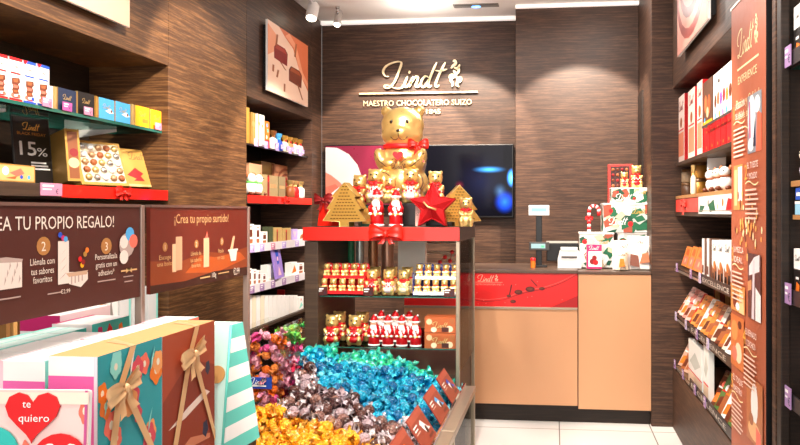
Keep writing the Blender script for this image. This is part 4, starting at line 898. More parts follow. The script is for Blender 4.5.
# lower shelves of both left bays
S3 = wall_shelf('wall_shelf', 'pale shelf full of bars just below the ribbon ledge of the far left bay', 'shelf', -2.43, -2.02, 4.395, 5.61, 1.205, 1.222, WHITE)
strip(S3, 'L', 4.395, 5.61, 1.178, 1.235, mat('d8d3d8', .4), -2.018)
S4 = wall_shelf('wall_shelf', 'second pale shelf from the floor up in the far left bay', 'shelf', -2.43, -2.02, 4.395, 5.61, .93, .947, WHITE)
strip(S4, 'L', 4.395, 5.61, .905, .962, mat('d8d3d8', .4), -2.018)
S5 = wall_shelf('wall_shelf', 'low shelf of white boxes in the far left bay', 'shelf', -2.43, -2.02, 4.395, 5.61, .64, .66, FIX)
for u in (252, 262, 273, 284, 297): tick(S3, 'L', u, -2.011, 1.18, .07, .048, LILAC if u != 273 else TAGP); tick(S4, 'L', u, -2.011, .907, .07, .048, TAGM)
S6 = wall_shelf('wall_shelf', 'low shelf of kraft boxes in the near left bay seen under the signs', 'shelf', -2.43, -2.02, 1.51, 3.45, .86, .88, FIX)
UP = wall_shelf('glass_shelf', 'upper glass shelf of small gift bags in the far left bay', 'shelf', -2.43, -2.03, 4.4, 5.61, 1.896, 1.908, GLASS, faces=[GLASS, GLASS, GEDGE, BLACK, BLACK, BLACK])
for u in (256, 266, 277, 290, 300): tick(UP, 'L', u, -2.022, 1.898, .06, .05, LILAC)
def candy_bag(name, label, side, u, w_, h, z, mc, tc_, X, rz=0, band=None):
    y = Yu(u, X); t = thing(name, label, 'sweet bag', (X, y, z+.001), R(90 if side == 'L' else -90)+rz)
    hb = h*.66; m = MB()
    pr = [(.85, 0), (1, .05*h), (1.02, hb*.5), (.95, hb*.85), (.45, hb)]
    m.lathe([(w_/2*a, b_) for a, b_ in pr], mc, 12, sy=.7)
    if band: m.art((-w_*.35, -w_*.37, hb*.2), (1, 0, 0), (0, 0, 1), w_*.7, hb*.4, [('r', 0, 0, 1, 1, band), ('S', .5, .5, .8, WHITE)])
    m.build('bag', t)
    m = MB(); m.lathe([(w_*.22, hb), (w_*.16, hb*1.06), (w_*.42, hb*1.25), (w_*.5, h)], tc_, 12, sy=.6); m.ell((0, -w_*.13, hb*1.05), (w_*.16, w_*.08, w_*.12), RED if tc_ is GOLD else tc_, 8, 6); m.build('tied_top', t)
    return t
zU = 1.909
wpack('L', 246, 249.5, 107, zU, XF-.04, .06, 'tall_box', 'tall narrow gold box at the left edge of the far upper shelf', 'gift box', GOLD)
wpack('L', 251, 255.5, 112, zU, XF-.05, .05, 'tall_box', 'tall gold box with a bow on the far upper shelf', 'gift box', GOLDP, [('r', .4, 0, .6, 1, GOLDL), ('c', .5, .65, .1, GOLDL)])
wpack('L', 257, 264.5, 113.5, zU, XF-.04, .07, 'tall_box', 'tall white box with gold ribbon on the far upper shelf', 'gift box', WHITE, [('r', .15, 0, .3, 1, GOLDP), ('c', .25, .7, .07, GOLD), ('c', .75, .65, .06, GOLD)])
wpack('L', 265.3, 269.5, 121, zU, XF-.04, .07, 'tall_box', 'orange and blue patterned box on the far upper shelf', 'gift box', ORANGE, [('c', .4, .85, .08, LBLUE), ('c', .6, .65, .08, TEAL), ('c', .3, .4, .07, WHITE), ('r', 0, 0, 1, .3, RED)])
for u, v, c, tp, lab in ((272.5, 131, WHITE, BRONZE, 'gift bag with bronze tie, leftmost of the bags on the far upper shelf'), (278, 134, BLUE, LBLUE, 'blue gift bag on the far upper shelf'), (284, 136, CREAM, GOLD, 'cream gift bag with gold tie beside the blue bag'),
                         (289, 137.5, mat('c58a5a', .5), GOLD, 'tan gift bag with gold tie on the far upper shelf'), (294, 138.5, WHITE, GOLD, 'white gift bag with gold tie, third from the right end of the upper shelf'), (299, 140, LPINK, GOLD, 'pale pink gift bag near the right end of the far upper shelf'), (305, 143, WHITE, GOLDL, 'white gift bag at the right end of the far upper shelf')):
    candy_bag('gift_bag', lab, 'L', u, .095, zv(v, -2.1, Yu(u, -2.1))-zU, zU, c, tp, -2.10, band=LILAC)
wpack('L', 249, 262, 163, zL, XF-.14, .1, 'gift_box', 'square copper pink box with a bow behind the white ornaments', 'gift box', mat('d39a78', .45), [('c', .35, .6, .12, CHOC), ('c', .5, .55, .1, DRED)])
for k, (u, v) in enumerate(((250, 176), (257.5, 176))):
    t = thing('plush_reindeer', f'small white and brown plush figure on the far ledge, {["left", "right"][k]} one', 'plush toy', (-2.08, Yu(u, -2.08), zL+.002), R(80))
    m = MB(); m.ell((0, 0, .05), (.045, .04, .05), WHITE, 12, 8); m.ell((0, -.01, .115), (.034, .032, .034), WHITE, 12, 8)
    for s in (-1, 1): m.ell((s*.032, -.03, .012), (.018, .025, .012), CHOC, 8, 6)
    m.build('body', t)
    m = MB()
    for s in (-1, 1): m.ell((s*.035, 0, .14), (.012, .01, .02), CHOCL, 8, 6); m.ell((s*.013, -.04, .12), (.005, .004, .005), BLACK, 6, 4)
    m.build('ears_and_eyes', t)
    m = MB(); m.lathe([(.03, .082), (.04, .088), (.032, .096)], LGREEN, 12); m.build('scarf', t)
wpack('L', 261, 275, 161, zL, XF-.22, .08, 'gift_box', 'dark gold box at the back of the far ledge', 'gift box', mat('8a6a34', .4, .5))
wpack('L', 262.5, 278, 174.5, zL, XF-.03, .1, 'gift_box', 'pale gold box with a red ribbon on the far ledge', 'gift box', mat('b9a878', .4, .4), [('r', .3, 0, .42, 1, DRED), ('c', .36, .8, .12, RED), ('r', .45, .4, .9, .6, GOLDL)])
wpack('L', 278.6, 285.5, 176.5, zL, XF-.03, .1, 'gift_box', 'narrow pale gold box beside the red ribboned one', 'gift box', mat('a89a70', .4, .4), [('r', .1, .4, .9, .55, GOLDL)])
it = [('r', .03, .03, .97, .97, mat('b97e5e', .4))]+[('p', disc(.5, .5, .38-.07*k, 18, .42-.08*k), mat(['8a4a32', 'c08a68', '7a3c28', 'b97e5e'][k], .4)) for k in range(4)]+[('p', disc(.5, .5, .06, 10, .15), DRED)]
wpack('L', 274, 297, 164, zL, XF-.2, .05, 'gift_box', 'large copper box with an oval chocolate emblem at the back of the far ledge', 'gift box', mat('a56c4c', .4), it)
for k, (u, c) in enumerate(((290, CHOCL), (294.5, RED), (300, WHITE), (306, WHITE))):
    candy_bag('gift_bag', f'short gift bag with gold tie on the far ledge, {ORD[k]} from the left', 'L', u, .1, .135, zL, c, GOLDL, -2.08)
def lrow(z, items, d=.05, X=XF-.03):
    for (u0, u1, v, name, lab, c, it) in items: wpack('L', u0, u1, v, z, X, d, name, lab, 'chocolate bar' if 'bar' in name else 'chocolate box', c, it)
BAR = [('r', .2, .1, .8, .3, CHOCL), ('r', .25, .4, .75, .75, CHOC), ('r', .3, .85, .7, .9, CHOCL)]
RBN = [('r', .35, 0, .5, .75, DRED), ('c', .42, .8, .1, RED)]
lrow(1.223, [(247.5, 254, 224.5, 'bar_box', 'tall white and brown bar box at the left end of the first pale shelf', WHITE, BAR), (255.3, 260.5, 225.5, 'bar_box', 'tall white and brown bar box second on the first pale shelf', WHITE, BAR),
             (261.5, 267.5, 232, 'bar_box', 'shorter white and brown bar box third on the first pale shelf', WHITE, BAR), (269, 273, 227, 'bar_box', 'dark green bar box behind the gold boxes', mat('4a5236', .5), ()),
             (273.5, 282, 228, 'praline_box', 'gold box with a red ribbon, left of the ribboned pair on the first pale shelf', mat('d8b878', .4, .3), RBN), (282.7, 291, 228.5, 'praline_box', 'gold box with a red ribbon, right of the ribboned pair on the first pale shelf', mat('d8b878', .4, .3), RBN),
             (291.8, 297.8, 229.5, 'praline_box', 'lilac box on the first pale shelf', LILAC, [('p', [(.2, .8), (.5, .3), (.8, .8)], LPINK)]), (298.6, 305.5, 230, 'praline_box', 'white and brown box at the far end of the first pale shelf', WHITE, [('p', [(.1, .1), (.9, .2), (.7, .6), (.3, .5)], CHOCL)]), (306, 312, 231, 'praline_box', 'white and brown box right at the end of the first pale shelf', WHITE, BAR)])
lrow(.948, [(248, 252, 269, 'bar_box', 'white and brown bar box at the left end of the second pale shelf', WHITE, BAR), (252.8, 256.6, 270, 'bar_box', 'white and brown bar box second on the second pale shelf', WHITE, BAR), (257.4, 261, 271, 'bar_box', 'white and brown bar box third on the second pale shelf', WHITE, BAR), (262, 266.5, 274, 'bar_box', 'short white and brown bar box fourth on the second pale shelf', WHITE, BAR),
             (267.2, 281, 265.5, 'praline_box', 'wide plain white box on the second pale shelf', WHITE, [('r', .1, .1, .9, .2, CREAM)]), (291, 297, 263, 'praline_box', 'white box with orange motif on the second pale shelf', WHITE, [('p', [(.1, .2), (.9, .3), (.6, .8)], ORANGE)]), (297.6, 304, 264, 'praline_box', 'white box with brown motif at the far end of the second pale shelf', WHITE, BAR)])
pack('chocolate_pouch', 'violet pouch leaning forward over the second pale shelf', 'pouch', (-2.01, Yu(281, -2.0), .965), .2, .012, .22, mat('9a7fd0', .4), [('p', [(.3, .95), (.7, .95), (.6, .5), (.4, .45)], BLUE), ('p', [(.3, .1), (.7, .1), (.5, .4)], LPINK), ('c', .5, .65, .08, LPINK)], R(96), R(-9))
for k in range(12):
    u0 = 248+k*4.15
    wpack('L', u0, u0+3.95, 296.5-.0*k, .662, XF-.03, .16, 'white_box', f'slim white box on the low far left shelf, {ORD[k]} from the left', 'box', [WHITE, CREAM][k % 2] if k < 4 else WHITE, (), group='slim white boxes on the low far left shelf')
wpack('L', 298.5, 303.6, 298, .662, XF-.03, .1, 'white_box', 'white and teal box at the end of the slim white boxes', 'box', WHITE, [('p', [(.1, .1), (.9, .3), (.5, .6)], LTEAL), ('c', .5, .8, .1, CORAL)])
wpack('L', 284, 303, 290, .662, XF-.22, .06, 'red_box', 'red box behind the slim white boxes', 'box', RED)
for k in range(9):
    u0 = 6+k*7.2; wpack('L', u0, u0+4.6, 297-.5*k, .882, XF-.02, .12, 'kraft_box', f'narrow kraft box on the low shelf below the sign, {ORD[k]} from the left', 'box', KRAFT if k % 2 else KRAFTD)
wpack('L', 73, 103, 294, .882, XF-.01, .1, 'kraft_carton', 'wide golden kraft carton on the low near shelf below the sign', 'box', mat('cf9446', .55), [('c', .55, .5, .07, WHITE), ('c', .75, .62, .05, CHOC)])
wpack('L', 106, 118, 290, .882, XF-.02, .1, 'white_carton', 'white patterned carton between the kraft carton and the sign post', 'box', WHITE, [('p', [(.1, .1), (.7, .2), (.4, .8)], GREY)])
for k, (u0, u1) in enumerate(((119.5, 131), (132, 143), (148, 158))): wpack('L', u0, u1, 288, .882, XF-.02, .1, 'white_carton', f'plain white carton behind the sign posts, {ORD[k]} from the left', 'box', mat('d9dadb', .5), [('r', .8, 0, 1, 1, LTEAL)])

# ================================================================ GIFT GONDOLA WITH SIGNS
XS = -1.2
t = thing('gift_table', 'dark gondola table carrying gift boxes beneath the brown signs', 'table', (-1.3, 1.55, 0))
m = MB(); m.box((-.42, -.75, .70), (.36, .585, .735), FIX, .004); m.build('tabletop', t)
m = MB(); m.box((-.38, -.7, 0), (.34, .57, .699), WOODD); m.build('base', t)
ZG = .736
def hsign(label, y0, y1, z0, z1, items, base, posts):
    t = thing('hanging_sign', label, 'sign', (XS, (y0+y1)/2, 0)); L = y1-y0; yc = (y0+y1)/2
    m = MB(); m.box((-.006, -L/2, z0), (.006, L/2, z1), base); m.art((.006, -L/2, z0), (0, 1, 0), (0, 0, 1), L, z1-z0, items); m.build('sign_panel', t)
    m = MB()
    m.box((-.010, -L/2, z1), (.010, L/2, z1+.008), mat('8a6f66', .35, .6)); m.build('top_rail', t)
    for y in posts: m = MB(); m.box((-.011, y-yc-.0085, ZG), (.011, y-yc+.0085, z1+.006), mat('a38e84', .35, .6), .002); m.build('post', t)
y2, y3 = Yu(147.5, XS)+.004, Yu(246, XS)-.004
z0, z1 = 1.45-.204*1.2, 1.464
OC = mat('b07840', .4); TXT = mat('eadccf', .45); TX2 = mat('d8ab74', .45)
yA1 = Yu(138, XS); LA = 1.02; yA0 = yA1-LA
def fx(u): return (Yu(u, XS)-yA0)/LA
def fz(v, u, a=z0, b_=z1): return (zv(v, XS, Yu(u, XS))-a)/(b_-a)
BX = mat('e8d8cf', .5); BXS = mat('b79f97', .5)
its = [('t', 'CREA TU PROPIO REGALO!', (fx(-26)+fx(112))/2+.0, fz(222, 60), .125, TXT, fx(112)-fx(-24.5))]
for u, n_ in ((41, '2'), (104, '3')): its += [('p', [(fx(u)+x*.26, fz(246, u)+y) for x, y in disc(0, 0, .085)], OC), ('t', n_, fx(u), fz(246, u), .09, TXT)]
its += [('t', s_, fx(40), fz(v, 40), .062, TXT, fx(40+wd_)-fx(40-wd_)) for s_, v, wd_ in (('Llénala con', 261, 12.2), ('tus sabores', 270.5, 11.5), ('favoritos', 279, 9.5))]
its += [('t', s_, fx(104), fz(v, 104), .06, TXT, fx(104+wd_)-fx(104-wd_)) for s_, v, wd_ in (('Personalízala', 256, 11), ('gratis con un', 264, 10.5), ('adhesivo*', 272, 8))]
its += [('r', fx(95), fz(281, 104), fx(113), fz(279.8, 104), BXS), ('r', fx(121), fz(277, 124), fx(131), fz(276, 124), BXS), ('r', fx(122), fz(282, 124), fx(130), fz(281, 124), BXS)]
its += [('r', fx(0)-.14, fz(289, 5), fx(19), fz(261, 19), BX), ('p', [(fx(0)-.14, fz(260, 5)), (fx(3), fz(257, 5)), (fx(20), fz(259, 19)), (fx(19), fz(262, 19))], BXS)]
for k in range(7): its.append(('p', [(fx(1+k*2.4), fz(285-(k % 3)*7, 5)), (fx(3+k*2.4), fz(280-(k % 3)*7, 5)), (fx(2+k*2.4), fz(276-(k % 3)*7, 5))], BXS))
its += [('r', fx(55), fz(284, 60), fx(66), fz(241, 60), BX), ('p', [(fx(66), fz(284, 66)), (fx(78), fz(287, 78)), (fx(85), fz(279, 85)), (fx(85), fz(272, 85)), (fx(66), fz(272, 66))], BX), ('p', [(fx(63), fz(273, 66)), (fx(85), fz(270, 85)), (fx(84), fz(274, 85)), (fx(66), fz(277, 66))], mat('c9a58a', .5))]
for k in range(5): its.append(('p', [(fx(56+k*.5), fz(280-k*8, 58)), (fx(61), fz(276-k*8, 58)), (fx(64), fz(272-k*8, 58))], BXS))
for k in range(4): its.append(('r', fx(68+k*3.5), fz(284-k*.7, 70), fx(69.2+k*3.5), fz(276, 70), BXS))
for u, v, c in ((57, 235, BLUE), (60, 238, MAGENTA), (62.5, 239, LBLUE), (77, 259, RED), (82, 254, GOLDP), (84, 250, ORANGE), (79, 265, YELLOW), (80, 262, DRED)): its.append(('p', [(fx(u)+x*.26, fz(v, u)+y) for x, y in disc(0, 0, .028, 8)], c))
for u, v, r_, c in ((124, 245, .13, BXS), (121, 242, .07, BX), (127, 234, .075, LBLUE), (130.5, 241, .075, CORAL), (121, 257, .075, BX)): its.append(('p', [(fx(u)+x*.26, fz(v, u)+y) for x, y in disc(0, 0, r_)], c))
its += [('r', fx(118), fz(271, 125), fx(134), fz(269.4, 125), TX2), ('p', [(fx(123), fz(273, 125)), (fx(129), fz(268, 125)), (fx(129), fz(273, 125)), (fx(123), fz(268, 125))], TX2)]
its += [('r', fx(0)-.1, fz(297+2, 5), fx(17), fz(297.6+.0, 5), BXS), ('r', fx(44), fz(293, 55), fx(58), fz(291.8, 55), BXS), ('t', '€2,99', fx(62), fz(291, 62), .04, TXT)]
hsign('large brown sign about making your own gift, nearest the camera', yA0, yA1, z0, z1, its, SIGNB, (yA0-.0085, yA1+.009))
L2_ = y3-y2
def gx(u): return (Yu(u, XS)-y2)/L2_
ML = [('r', 0, 0, 1, 1, SIGNR), ('p', [(0, .0), (1, 0), (1, .42), (.75, .36), (.5, .42), (.25, .33), (0, .38)], mat('8a3a18', .4)), ('p', [(.3, .18), (.62, .12), (.98, .25), (.9, .36), (.6, .33), (.45, .38)], mat('b8511c', .4)), ('p', [(0, 0), (1, 0), (1, .12), (.6, .14), (.3, .08), (0, .1)], mat('35100a', .4))]
ML += [('t', '¡Crea tu propio surtido!', (gx(172)+gx(227))/2, fz(218, 200), .12, TX2, gx(227)-gx(173))]
for u, v, n_ in ((163, 247, '1'), (194.5, 244, '2'), (220, 241.5, '3')): ML += [('p', [(gx(u)+x*.38, fz(v, u)+y) for x, y in disc(0, 0, .055)], OC), ('t', n_, gx(u), fz(v, u), .06, TXT)]
ML += [('t', s_, gx(u), fz(v, u), .055, TX2, w_) for s_, u, v, w_ in (('Escoge', 163, 257, .1), ('una bolsa', 163, 263.5, .13), ('Llénala de', 194, 253, .1), ('tus sabores', 194, 259.5, .11), ('favoritos', 194, 265, .09), ('Pésala', 219, 250.5, .06), ('en caja', 219, 257, .08))]
ML += [('r', gx(170), fz(272, 172), gx(174), fz(244, 172), PEACH), ('r', gx(173.5), fz(270, 178), gx(180), fz(236.5, 178), mat('d9a07c', .5)), ('r', gx(201.5), fz(267, 204), gx(207), fz(238, 204), PEACH), ('p', [(gx(203), fz(238, 204)), (gx(206), fz(238, 204)), (gx(205), fz(231, 204))], CORAL),
       ('p', [(gx(228), fz(249, 230)), (gx(231), fz(236, 230)), (gx(233), fz(236, 230)), (gx(231), fz(249, 230))], PEACH), ('r', gx(226), fz(251, 230), gx(236), fz(249, 230), TXT), ('p', [(gx(227), fz(251, 230)), (gx(235), fz(251, 230)), (gx(234), fz(261, 230)), (gx(229), fz(261, 230))], TXT)]
ML += [('r', gx(198), fz(278, 203), gx(208), fz(276.6, 203), TX2), ('t', '100g', gx(212), fz(274.5, 212), .07, TXT, .045), ('r', gx(216), fz(273.4, 220), gx(227), fz(272.4, 220), TX2), ('t', '€2,99', gx(234.5), fz(271, 234), .1, TXT, .075)]
hsign('brown red assortment sign farther along the gondola', y2, y3, z0, z1, ML, SIGNR, (y3+.009,))

# ---- gift boxes
def flower(cx, cy, r, c, asp=1):
    cl = lambda q: min(.995, max(.005, q))
    return [('p', [(cl(cx+math.cos(a)*r*(.9+.1*math.cos(5*a+cx*9))*asp), cl(cy+math.sin(a)*r*(.9+.1*math.cos(5*a+cx*9)))) for a in [q*math.pi/12 for q in range(24)]], c), ('p', [(cl(cx+math.cos(a)*r*.3*asp), cl(cy+math.sin(a)*r*.3)) for a in [q*math.pi/4 for q in range(8)]], CREAM if c is not NAVY else NAVY)]
GLD = mat('e9bd8a', .38, .2)
def ribbon_on_face(parent, w_, h, rx_, ft, fb, fl, hb):
    """gold ribbon with a bow on the +X face: ft, fb, fl are fractions along the face of its top, bow and lower end"""
    m = MB(); x = rx_; Y = lambda f: (f-.5)*w_; q = .012
    m.add([(x, Y(ft)-q, h), (x, Y(ft)+q, h), (x+.001, Y(fb)+q, h*hb), (x+.001, Y(fb)-q, h*hb)], [(0, 3, 2, 1)], GLD)
    m.add([(x+.001, Y(fb)-q, h*hb), (x+.001, Y(fb)+q, h*hb), (x, Y(fl)+q, 0), (x, Y(fl)-q, 0)], [(0, 3, 2, 1)], GLD)
    m.add([(x+.002, Y(fb), h*hb), (x+.002, Y(fb)+2*q, h*hb), (x+.001, Y(1)-.002, h*.25), (x+.001, Y(1)-.002, h*.17)], [(0, 3, 2, 1)], GLD)
    m.add([(x-.02, Y(ft)-q+.02, h+.001), (x, Y(ft)-q, h+.001), (x, Y(ft)+q, h+.001), (x-.09, Y(ft)+q+.06, h+.001), (x-.09, Y(ft)-q+.05, h+.001)], [(0, 1, 2, 3, 4)], GLD)
    o = m.build('ribbon', parent)
    m = MB(); bow_mb(m, (0, 0, 0), .058, GLD, True, .9); b_ = m.build('bow', o); b_.rotation_euler = (0, R(-14), R(90)); b_.location = (rx_+.010, Y(fb), h*hb)
def gift_carton(label, X0, X1, y0, y1, h, side_items, sc, fr, topc, ribbon=(.5, .3, .02, .80), rz=0, top_items=()):
    wx, wy = X1-X0, y1-y0; t = thing('gift_carton', label, 'gift box', ((X0+X1)/2, (y0+y1)/2, ZG), rz)
    m = MB(); m.box((-wx/2, -wy/2, 0), (wx/2, wy/2, h), sc, 0, [WHITE, topc, WHITE, sc, WHITE, fr[0][-1] if False else WHITE])
    m.art((-wx/2, -wy/2, 0), (1, 0, 0), (0, 0, 1), wx, h, fr); m.art((wx/2, -wy/2, 0), (0, 1, 0), (0, 0, 1), wy, h, side_items); m.art((-wx/2, -wy/2, h), (1, 0, 0), (0, 1, 0), wx, wy, top_items)
    m.build('carton', t)
    if ribbon: ribbon_on_face(t, wy, h, wx/2+.003, *ribbon)
    return t
r = random.Random(3)
FL = []
for k in range(20): FL += flower(r.random()*.9+.05, r.random()*.9+.05, r.uniform(.05, .09), [CORAL, mat('d84a5a', .5), ORANGE, LTEAL, mat('f0a060', .5)][k % 5], 1.3)
for k in range(16): x, y = r.random()*.9, r.random()*.85; FL.append(('p', [(x, y), (x+.02, y+.02), (x+.07, y+.13), (x+.01, y+.06)], [mat('0f6f7c', .5), LTEAL, WHITE][k % 3]))
XB = -.95
KTOP = mat('cfa068', .65)
ybx = Yu(97.5, XB); ybm = Yu(163, XB); ybe = Yu(215, XB)
hB = zv(357, XB, ybx)-ZG
gift_carton('teal floral gift carton with a large gold bow, nearest on the gondola', Xu(48.5, ybx), XB, ybx, ybm-.006, hB, [('r', 0, 0, 1, 1, mat('229aa3', .5))]+FL, TEAL, [('r', 0, 0, 1, .90, PINK), ('r', .93, 0, 1, 1, mat('ead9e2', .5))], KTOP)
RB = [('r', 0, 0, 1, 1, mat('8c3420', .45)), ('p', [(0, .6), (.5, .8), (1, .7), (1, 1), (0, 1)], mat('a9472c', .45)), ('p', [(.1, .42), (.45, .5), (.8, .56), (.9, .53), (.4, .44)], mat('efd9cc', .5)), ('p', [(.1, .2), (.5, .3), (.9, .25), (.9, .22), (.4, .24)], mat('c97a5a', .5)), ('r', .25, .12, .7, .14, GOLDL)]+flower(.85, .7, .05, NAVY)+flower(.8, .3, .06, NAVY)
gift_carton('red brown gift carton with a gold bow behind the teal one', Xu(48.5, ybx)+.0, XB-.002, ybm, ybe, hB-.002, RB, DRED, [('r', 0, 0, 1, 1, WHITE)], KTOP, (.62, .48, .05, .84))
# second row: white topped cartons with pink and teal
edges = [0, .13, .26, .39, .52, .65]
yb0 = Yu(45, -1.09)
for k in range(5):
    y0_ = 1.39+edges[k]; 
    gift_carton(f'white topped slim carton in the second gondola row, {ORD[k]} from the camera', -1.187, -1.08, y0_, y0_+.125, .395-.002*(k % 2), [('r', 0, 0, 1, 1, [LTEAL, CORAL, LTEAL, LPINK, CORAL][k])]+FL[:10], LTEAL, [('r', 0, 0, 1, .893, PINK), ('r', 0, .0, .1, 1, LPINK)], WHITE, False, 0, [('r', .0, 0, .05, 1, LPINK), ('r', .94, 0, 1, 1, [LTEAL, CORAL][k % 2])])
for k in range(4):
    y0_ = 1.25+k*.14
    gift_carton(f'white topped carton directly under the signs, {ORD[k]} from the camera', -1.325, -1.22, y0_, y0_+.132, .385, [('r', 0, 0, 1, 1, LTEAL)], LTEAL, [('r', 0, 0, 1, .86, PINK)], WHITE, False, 0, [('r', .0, 0, .12, 1, LTEAL)])
for k in range(4):
    y0_ = 1.5+k*.10
    gift_carton(f'teal edged carton beyond the signs, {ORD[k]} from the camera', -1.45, -1.345, y0_, y0_+.095, .38, [('r', 0, 0, 1, 1, TEAL)], TEAL, [('r', 0, 0, 1, .8, TEAL)], mat('d5efea', .5), False, 0, [('r', .0, 0, .15, 1, LTEAL), ('r', .5, 0, .55, 1, LTEAL)])
gift_carton('carton with pink floral side beyond the signs', -1.47, -1.345, 1.92, 2.1, .385, [('r', 0, 0, 1, 1, TEAL)]+flower(.2, .9, .08, MAGENTA)+flower(.45, .9, .08, RED)+flower(.75, .9, .07, ORANGE), TEAL, [('r', 0, 0, 1, .9, MAGENTA)], WHITE, False, 0, [('r', 0, 0, .1, 1, MAGENTA)])
gift_carton('white carton with pink edge near the sign post beyond the signs', -1.62, -1.49, 1.98, 2.22, .40, [('r', 0, 0, 1, 1, mat('f0d4d8', .5))]+[('r', .1+.2*k, .86, .16+.2*k, .92, GREY) for k in range(4)], LPINK, [('r', 0, .88, 1, 1, MAGENTA), ('r', 0, 0, 1, .8, LPINK)], WHITE, False)
# te quiero pouch front left
t = thing('message_pouch', 'floral pouch with a red te quiero heart at the bottom left', 'pouch', (-.985, 1.235, ZG), R(4), rx=R(-3))
m = MB(); wp, hp = .212, .375
m.box((-wp/2, -.012, 0), (wp/2, .0, hp), WHITE, .006)
FP = [('r', 0, 0, 1, 1, mat('ecc9c4', .5))]
for k in range(22): FP += flower(r.random(), r.random(), r.uniform(.05, .1), [LTEAL, CORAL, TEAL, LPINK, ORANGE, WHITE][k % 6], .8)
FP = [('p', [(min(.985, max(.015, x)), min(.98, max(.01, y))) for x, y in q[1]], q[2]) if q[0] == 'p' else q for q in FP]
FP += [('r', .965, 0, .99, 1, mat('c0508a', .5)), ('r', 0, .93, 1, .99, mat('e9dccb', .5))]
m.art((-wp/2, -.0125, 0), (1, 0, 0), (0, 0, 1), wp, hp, FP); m.build('pouch_body', t)
m = MB(); m.prism([(x, z) for x, z in heart(.0, hp*.885, .056)], -.019, -.016, RED); m.art((-wp/2, -.0192, 0), (1, 0, 0), (0, 0, 1), wp, hp, [('t', 'te', .45, .935, .04, WHITE), ('t', 'quiero', .52, .865, .04, WHITE, .28)]); m.build('heart_sticker', t)
m = MB(); m.prism([(x-.075, z+.255) for x, z in disc(0, 0, .052, 20)], -.0195, -.0165, TEAL); m.art((-wp/2, -.02, 0), (1, 0, 0), (0, 0, 1), wp, hp, [('r', .08, .69, .28, .70, WHITE), ('r', .08, .66, .25, .67, WHITE)]); m.build('teal_sticker', t)
m = MB(); m.prism([(x+.055, z+.24) for x, z in disc(0, 0, .055, 20)], -.0195, -.0165, RED)
bwp = smooth_pts([(.015, .265), (.04, .275), (.055, .255), (.075, .275), (.1, .26), (.08, .235), (.055, .25), (.03, .23), (.015, .25)], 4); m.tube([(x, -.0195, z) for x, z in bwp], .0018, WHITE, 5); m.build('red_sticker', t)
# striped bag
t = thing('striped_bag', 'tall teal and white striped gift bag with a round kraft seal', 'gift bag', (-1.0, 2.03, ZG), 0)
hs = zv(325, -.97, 2.03)-ZG
LO = [Vector(q) for q in ((-.08, -.10, 0), (.045, -.10, 0), (.07, .105, 0), (-.08, .105, 0))]; HI = [Vector(q) for q in ((-.06, 0, hs), (.025, 0, hs), (.035, .06, hs), (-.06, .06, hs))]
m = MB(); nb = 9
for k in range(nb):
    a, b_ = k/nb, (k+1)/nb; c = WHITE if k % 2 else mat('62c9bb', .5)
    q = [LO[1].lerp(HI[1], a), LO[2].lerp(HI[2], a), LO[2].lerp(HI[2], b_), LO[1].lerp(HI[1], b_), LO[3].lerp(HI[3], a), LO[3].lerp(HI[3], b_)]
    m.add(q, [(0, 1, 2, 3), (1, 4, 5, 2)], c)
m.build('striped_face', t)
m = MB(); m.add(LO+HI, [(0, 1, 5, 4), (3, 0, 4, 7), (4, 5, 6, 7), (3, 2, 1, 0)], mat('bfe6df', .5)); m.tube([LO[1], HI[1]], .004, mat('62c9bb', .5), 6); m.build('side_gusset', t)
tl = math.atan2(.10, hs); m = MB(); m.lathe([(.026, -.0), (.026, .003)], KRAFT, 20); m.build('round_seal', t, (.0, -.10+.10*.62-.0005, hs*.62), 0, R(90)-tl)

# acrylic bin of wrapped sweets bags
t = thing('acrylic_bin', 'clear acrylic bin packed with pink and orange wrapped sweets', 'display bin', (-1.285, 3.09, .345))
m = MB(); wX, wY, hb = .085, .15, .60
for a in (((-wX, -wY, 0), (wX, -wY+.003, hb)), ((wX-.003, -wY+.003, 0), (wX, wY, hb)), ((-wX, -wY+.003, 0), (-wX+.003, wY, hb)), ((-wX, wY, 0), (wX, wY+.003, hb))): m.box(*a, GLASS2)
m.build('acrylic_box', t)
m = MB(); m.box((-wX+.02, -wY-.004, .335), (wX-.025, -wY-.001, .385), mat('1d3f9a', .4)); m.art((-wX+.02, -wY-.0041, .335), (1, 0, 0), (0, 0, 1), 2*wX-.045, .05, [('S', .5, .65, .6, WHITE), ('r', .2, .2, .8, .3, WHITE)]); m.build('name_label', t)
cs = [foil(c, .08) for c in ('e86a1c', 'e04a8c', 'f0a0b8', 'd82c50', 'f0c8c8', 'ef8a3c')]; cg = [foil('3fae4a', .08), foil('7cd054', .08)]
BM = {c: truffle(200+k, c, c) for k, c in enumerate(cs+cg)}
n_ = 0
for zz in range(11):
    for (ix, iy) in [(i, 0) for i in range(4)]+[(3, j) for j in range(1, 8)]:
        x = -1.285-wX+.022+ix*.041; y = 3.09-wY+.024+iy*.036; z = .345+.12+zz*.043
        c = r.choice(cs[:3]+cs[5:]) if iy < 3 else r.choice(cs[1:4])
        if zz > 8 and iy >= 3: c = r.choice(cg)
        o = bpy.data.objects.new('bagged_sweet', BM[c]); COL.objects.link(o); s = .045
        s *= r.uniform(.85, 1.1); o.location = (x+r.uniform(-.006, .004), y+r.uniform(-.001, .01), z+r.uniform(-.012, .012)); o.scale = (s, s, s); o.rotation_euler = (r.uniform(0, 6), r.uniform(-.9, .9), r.uniform(0, 6))
        tag(o, 'bright wrapped sweet packed inside the clear acrylic bin', 'sweet', 'wrapped sweets in the acrylic bin')

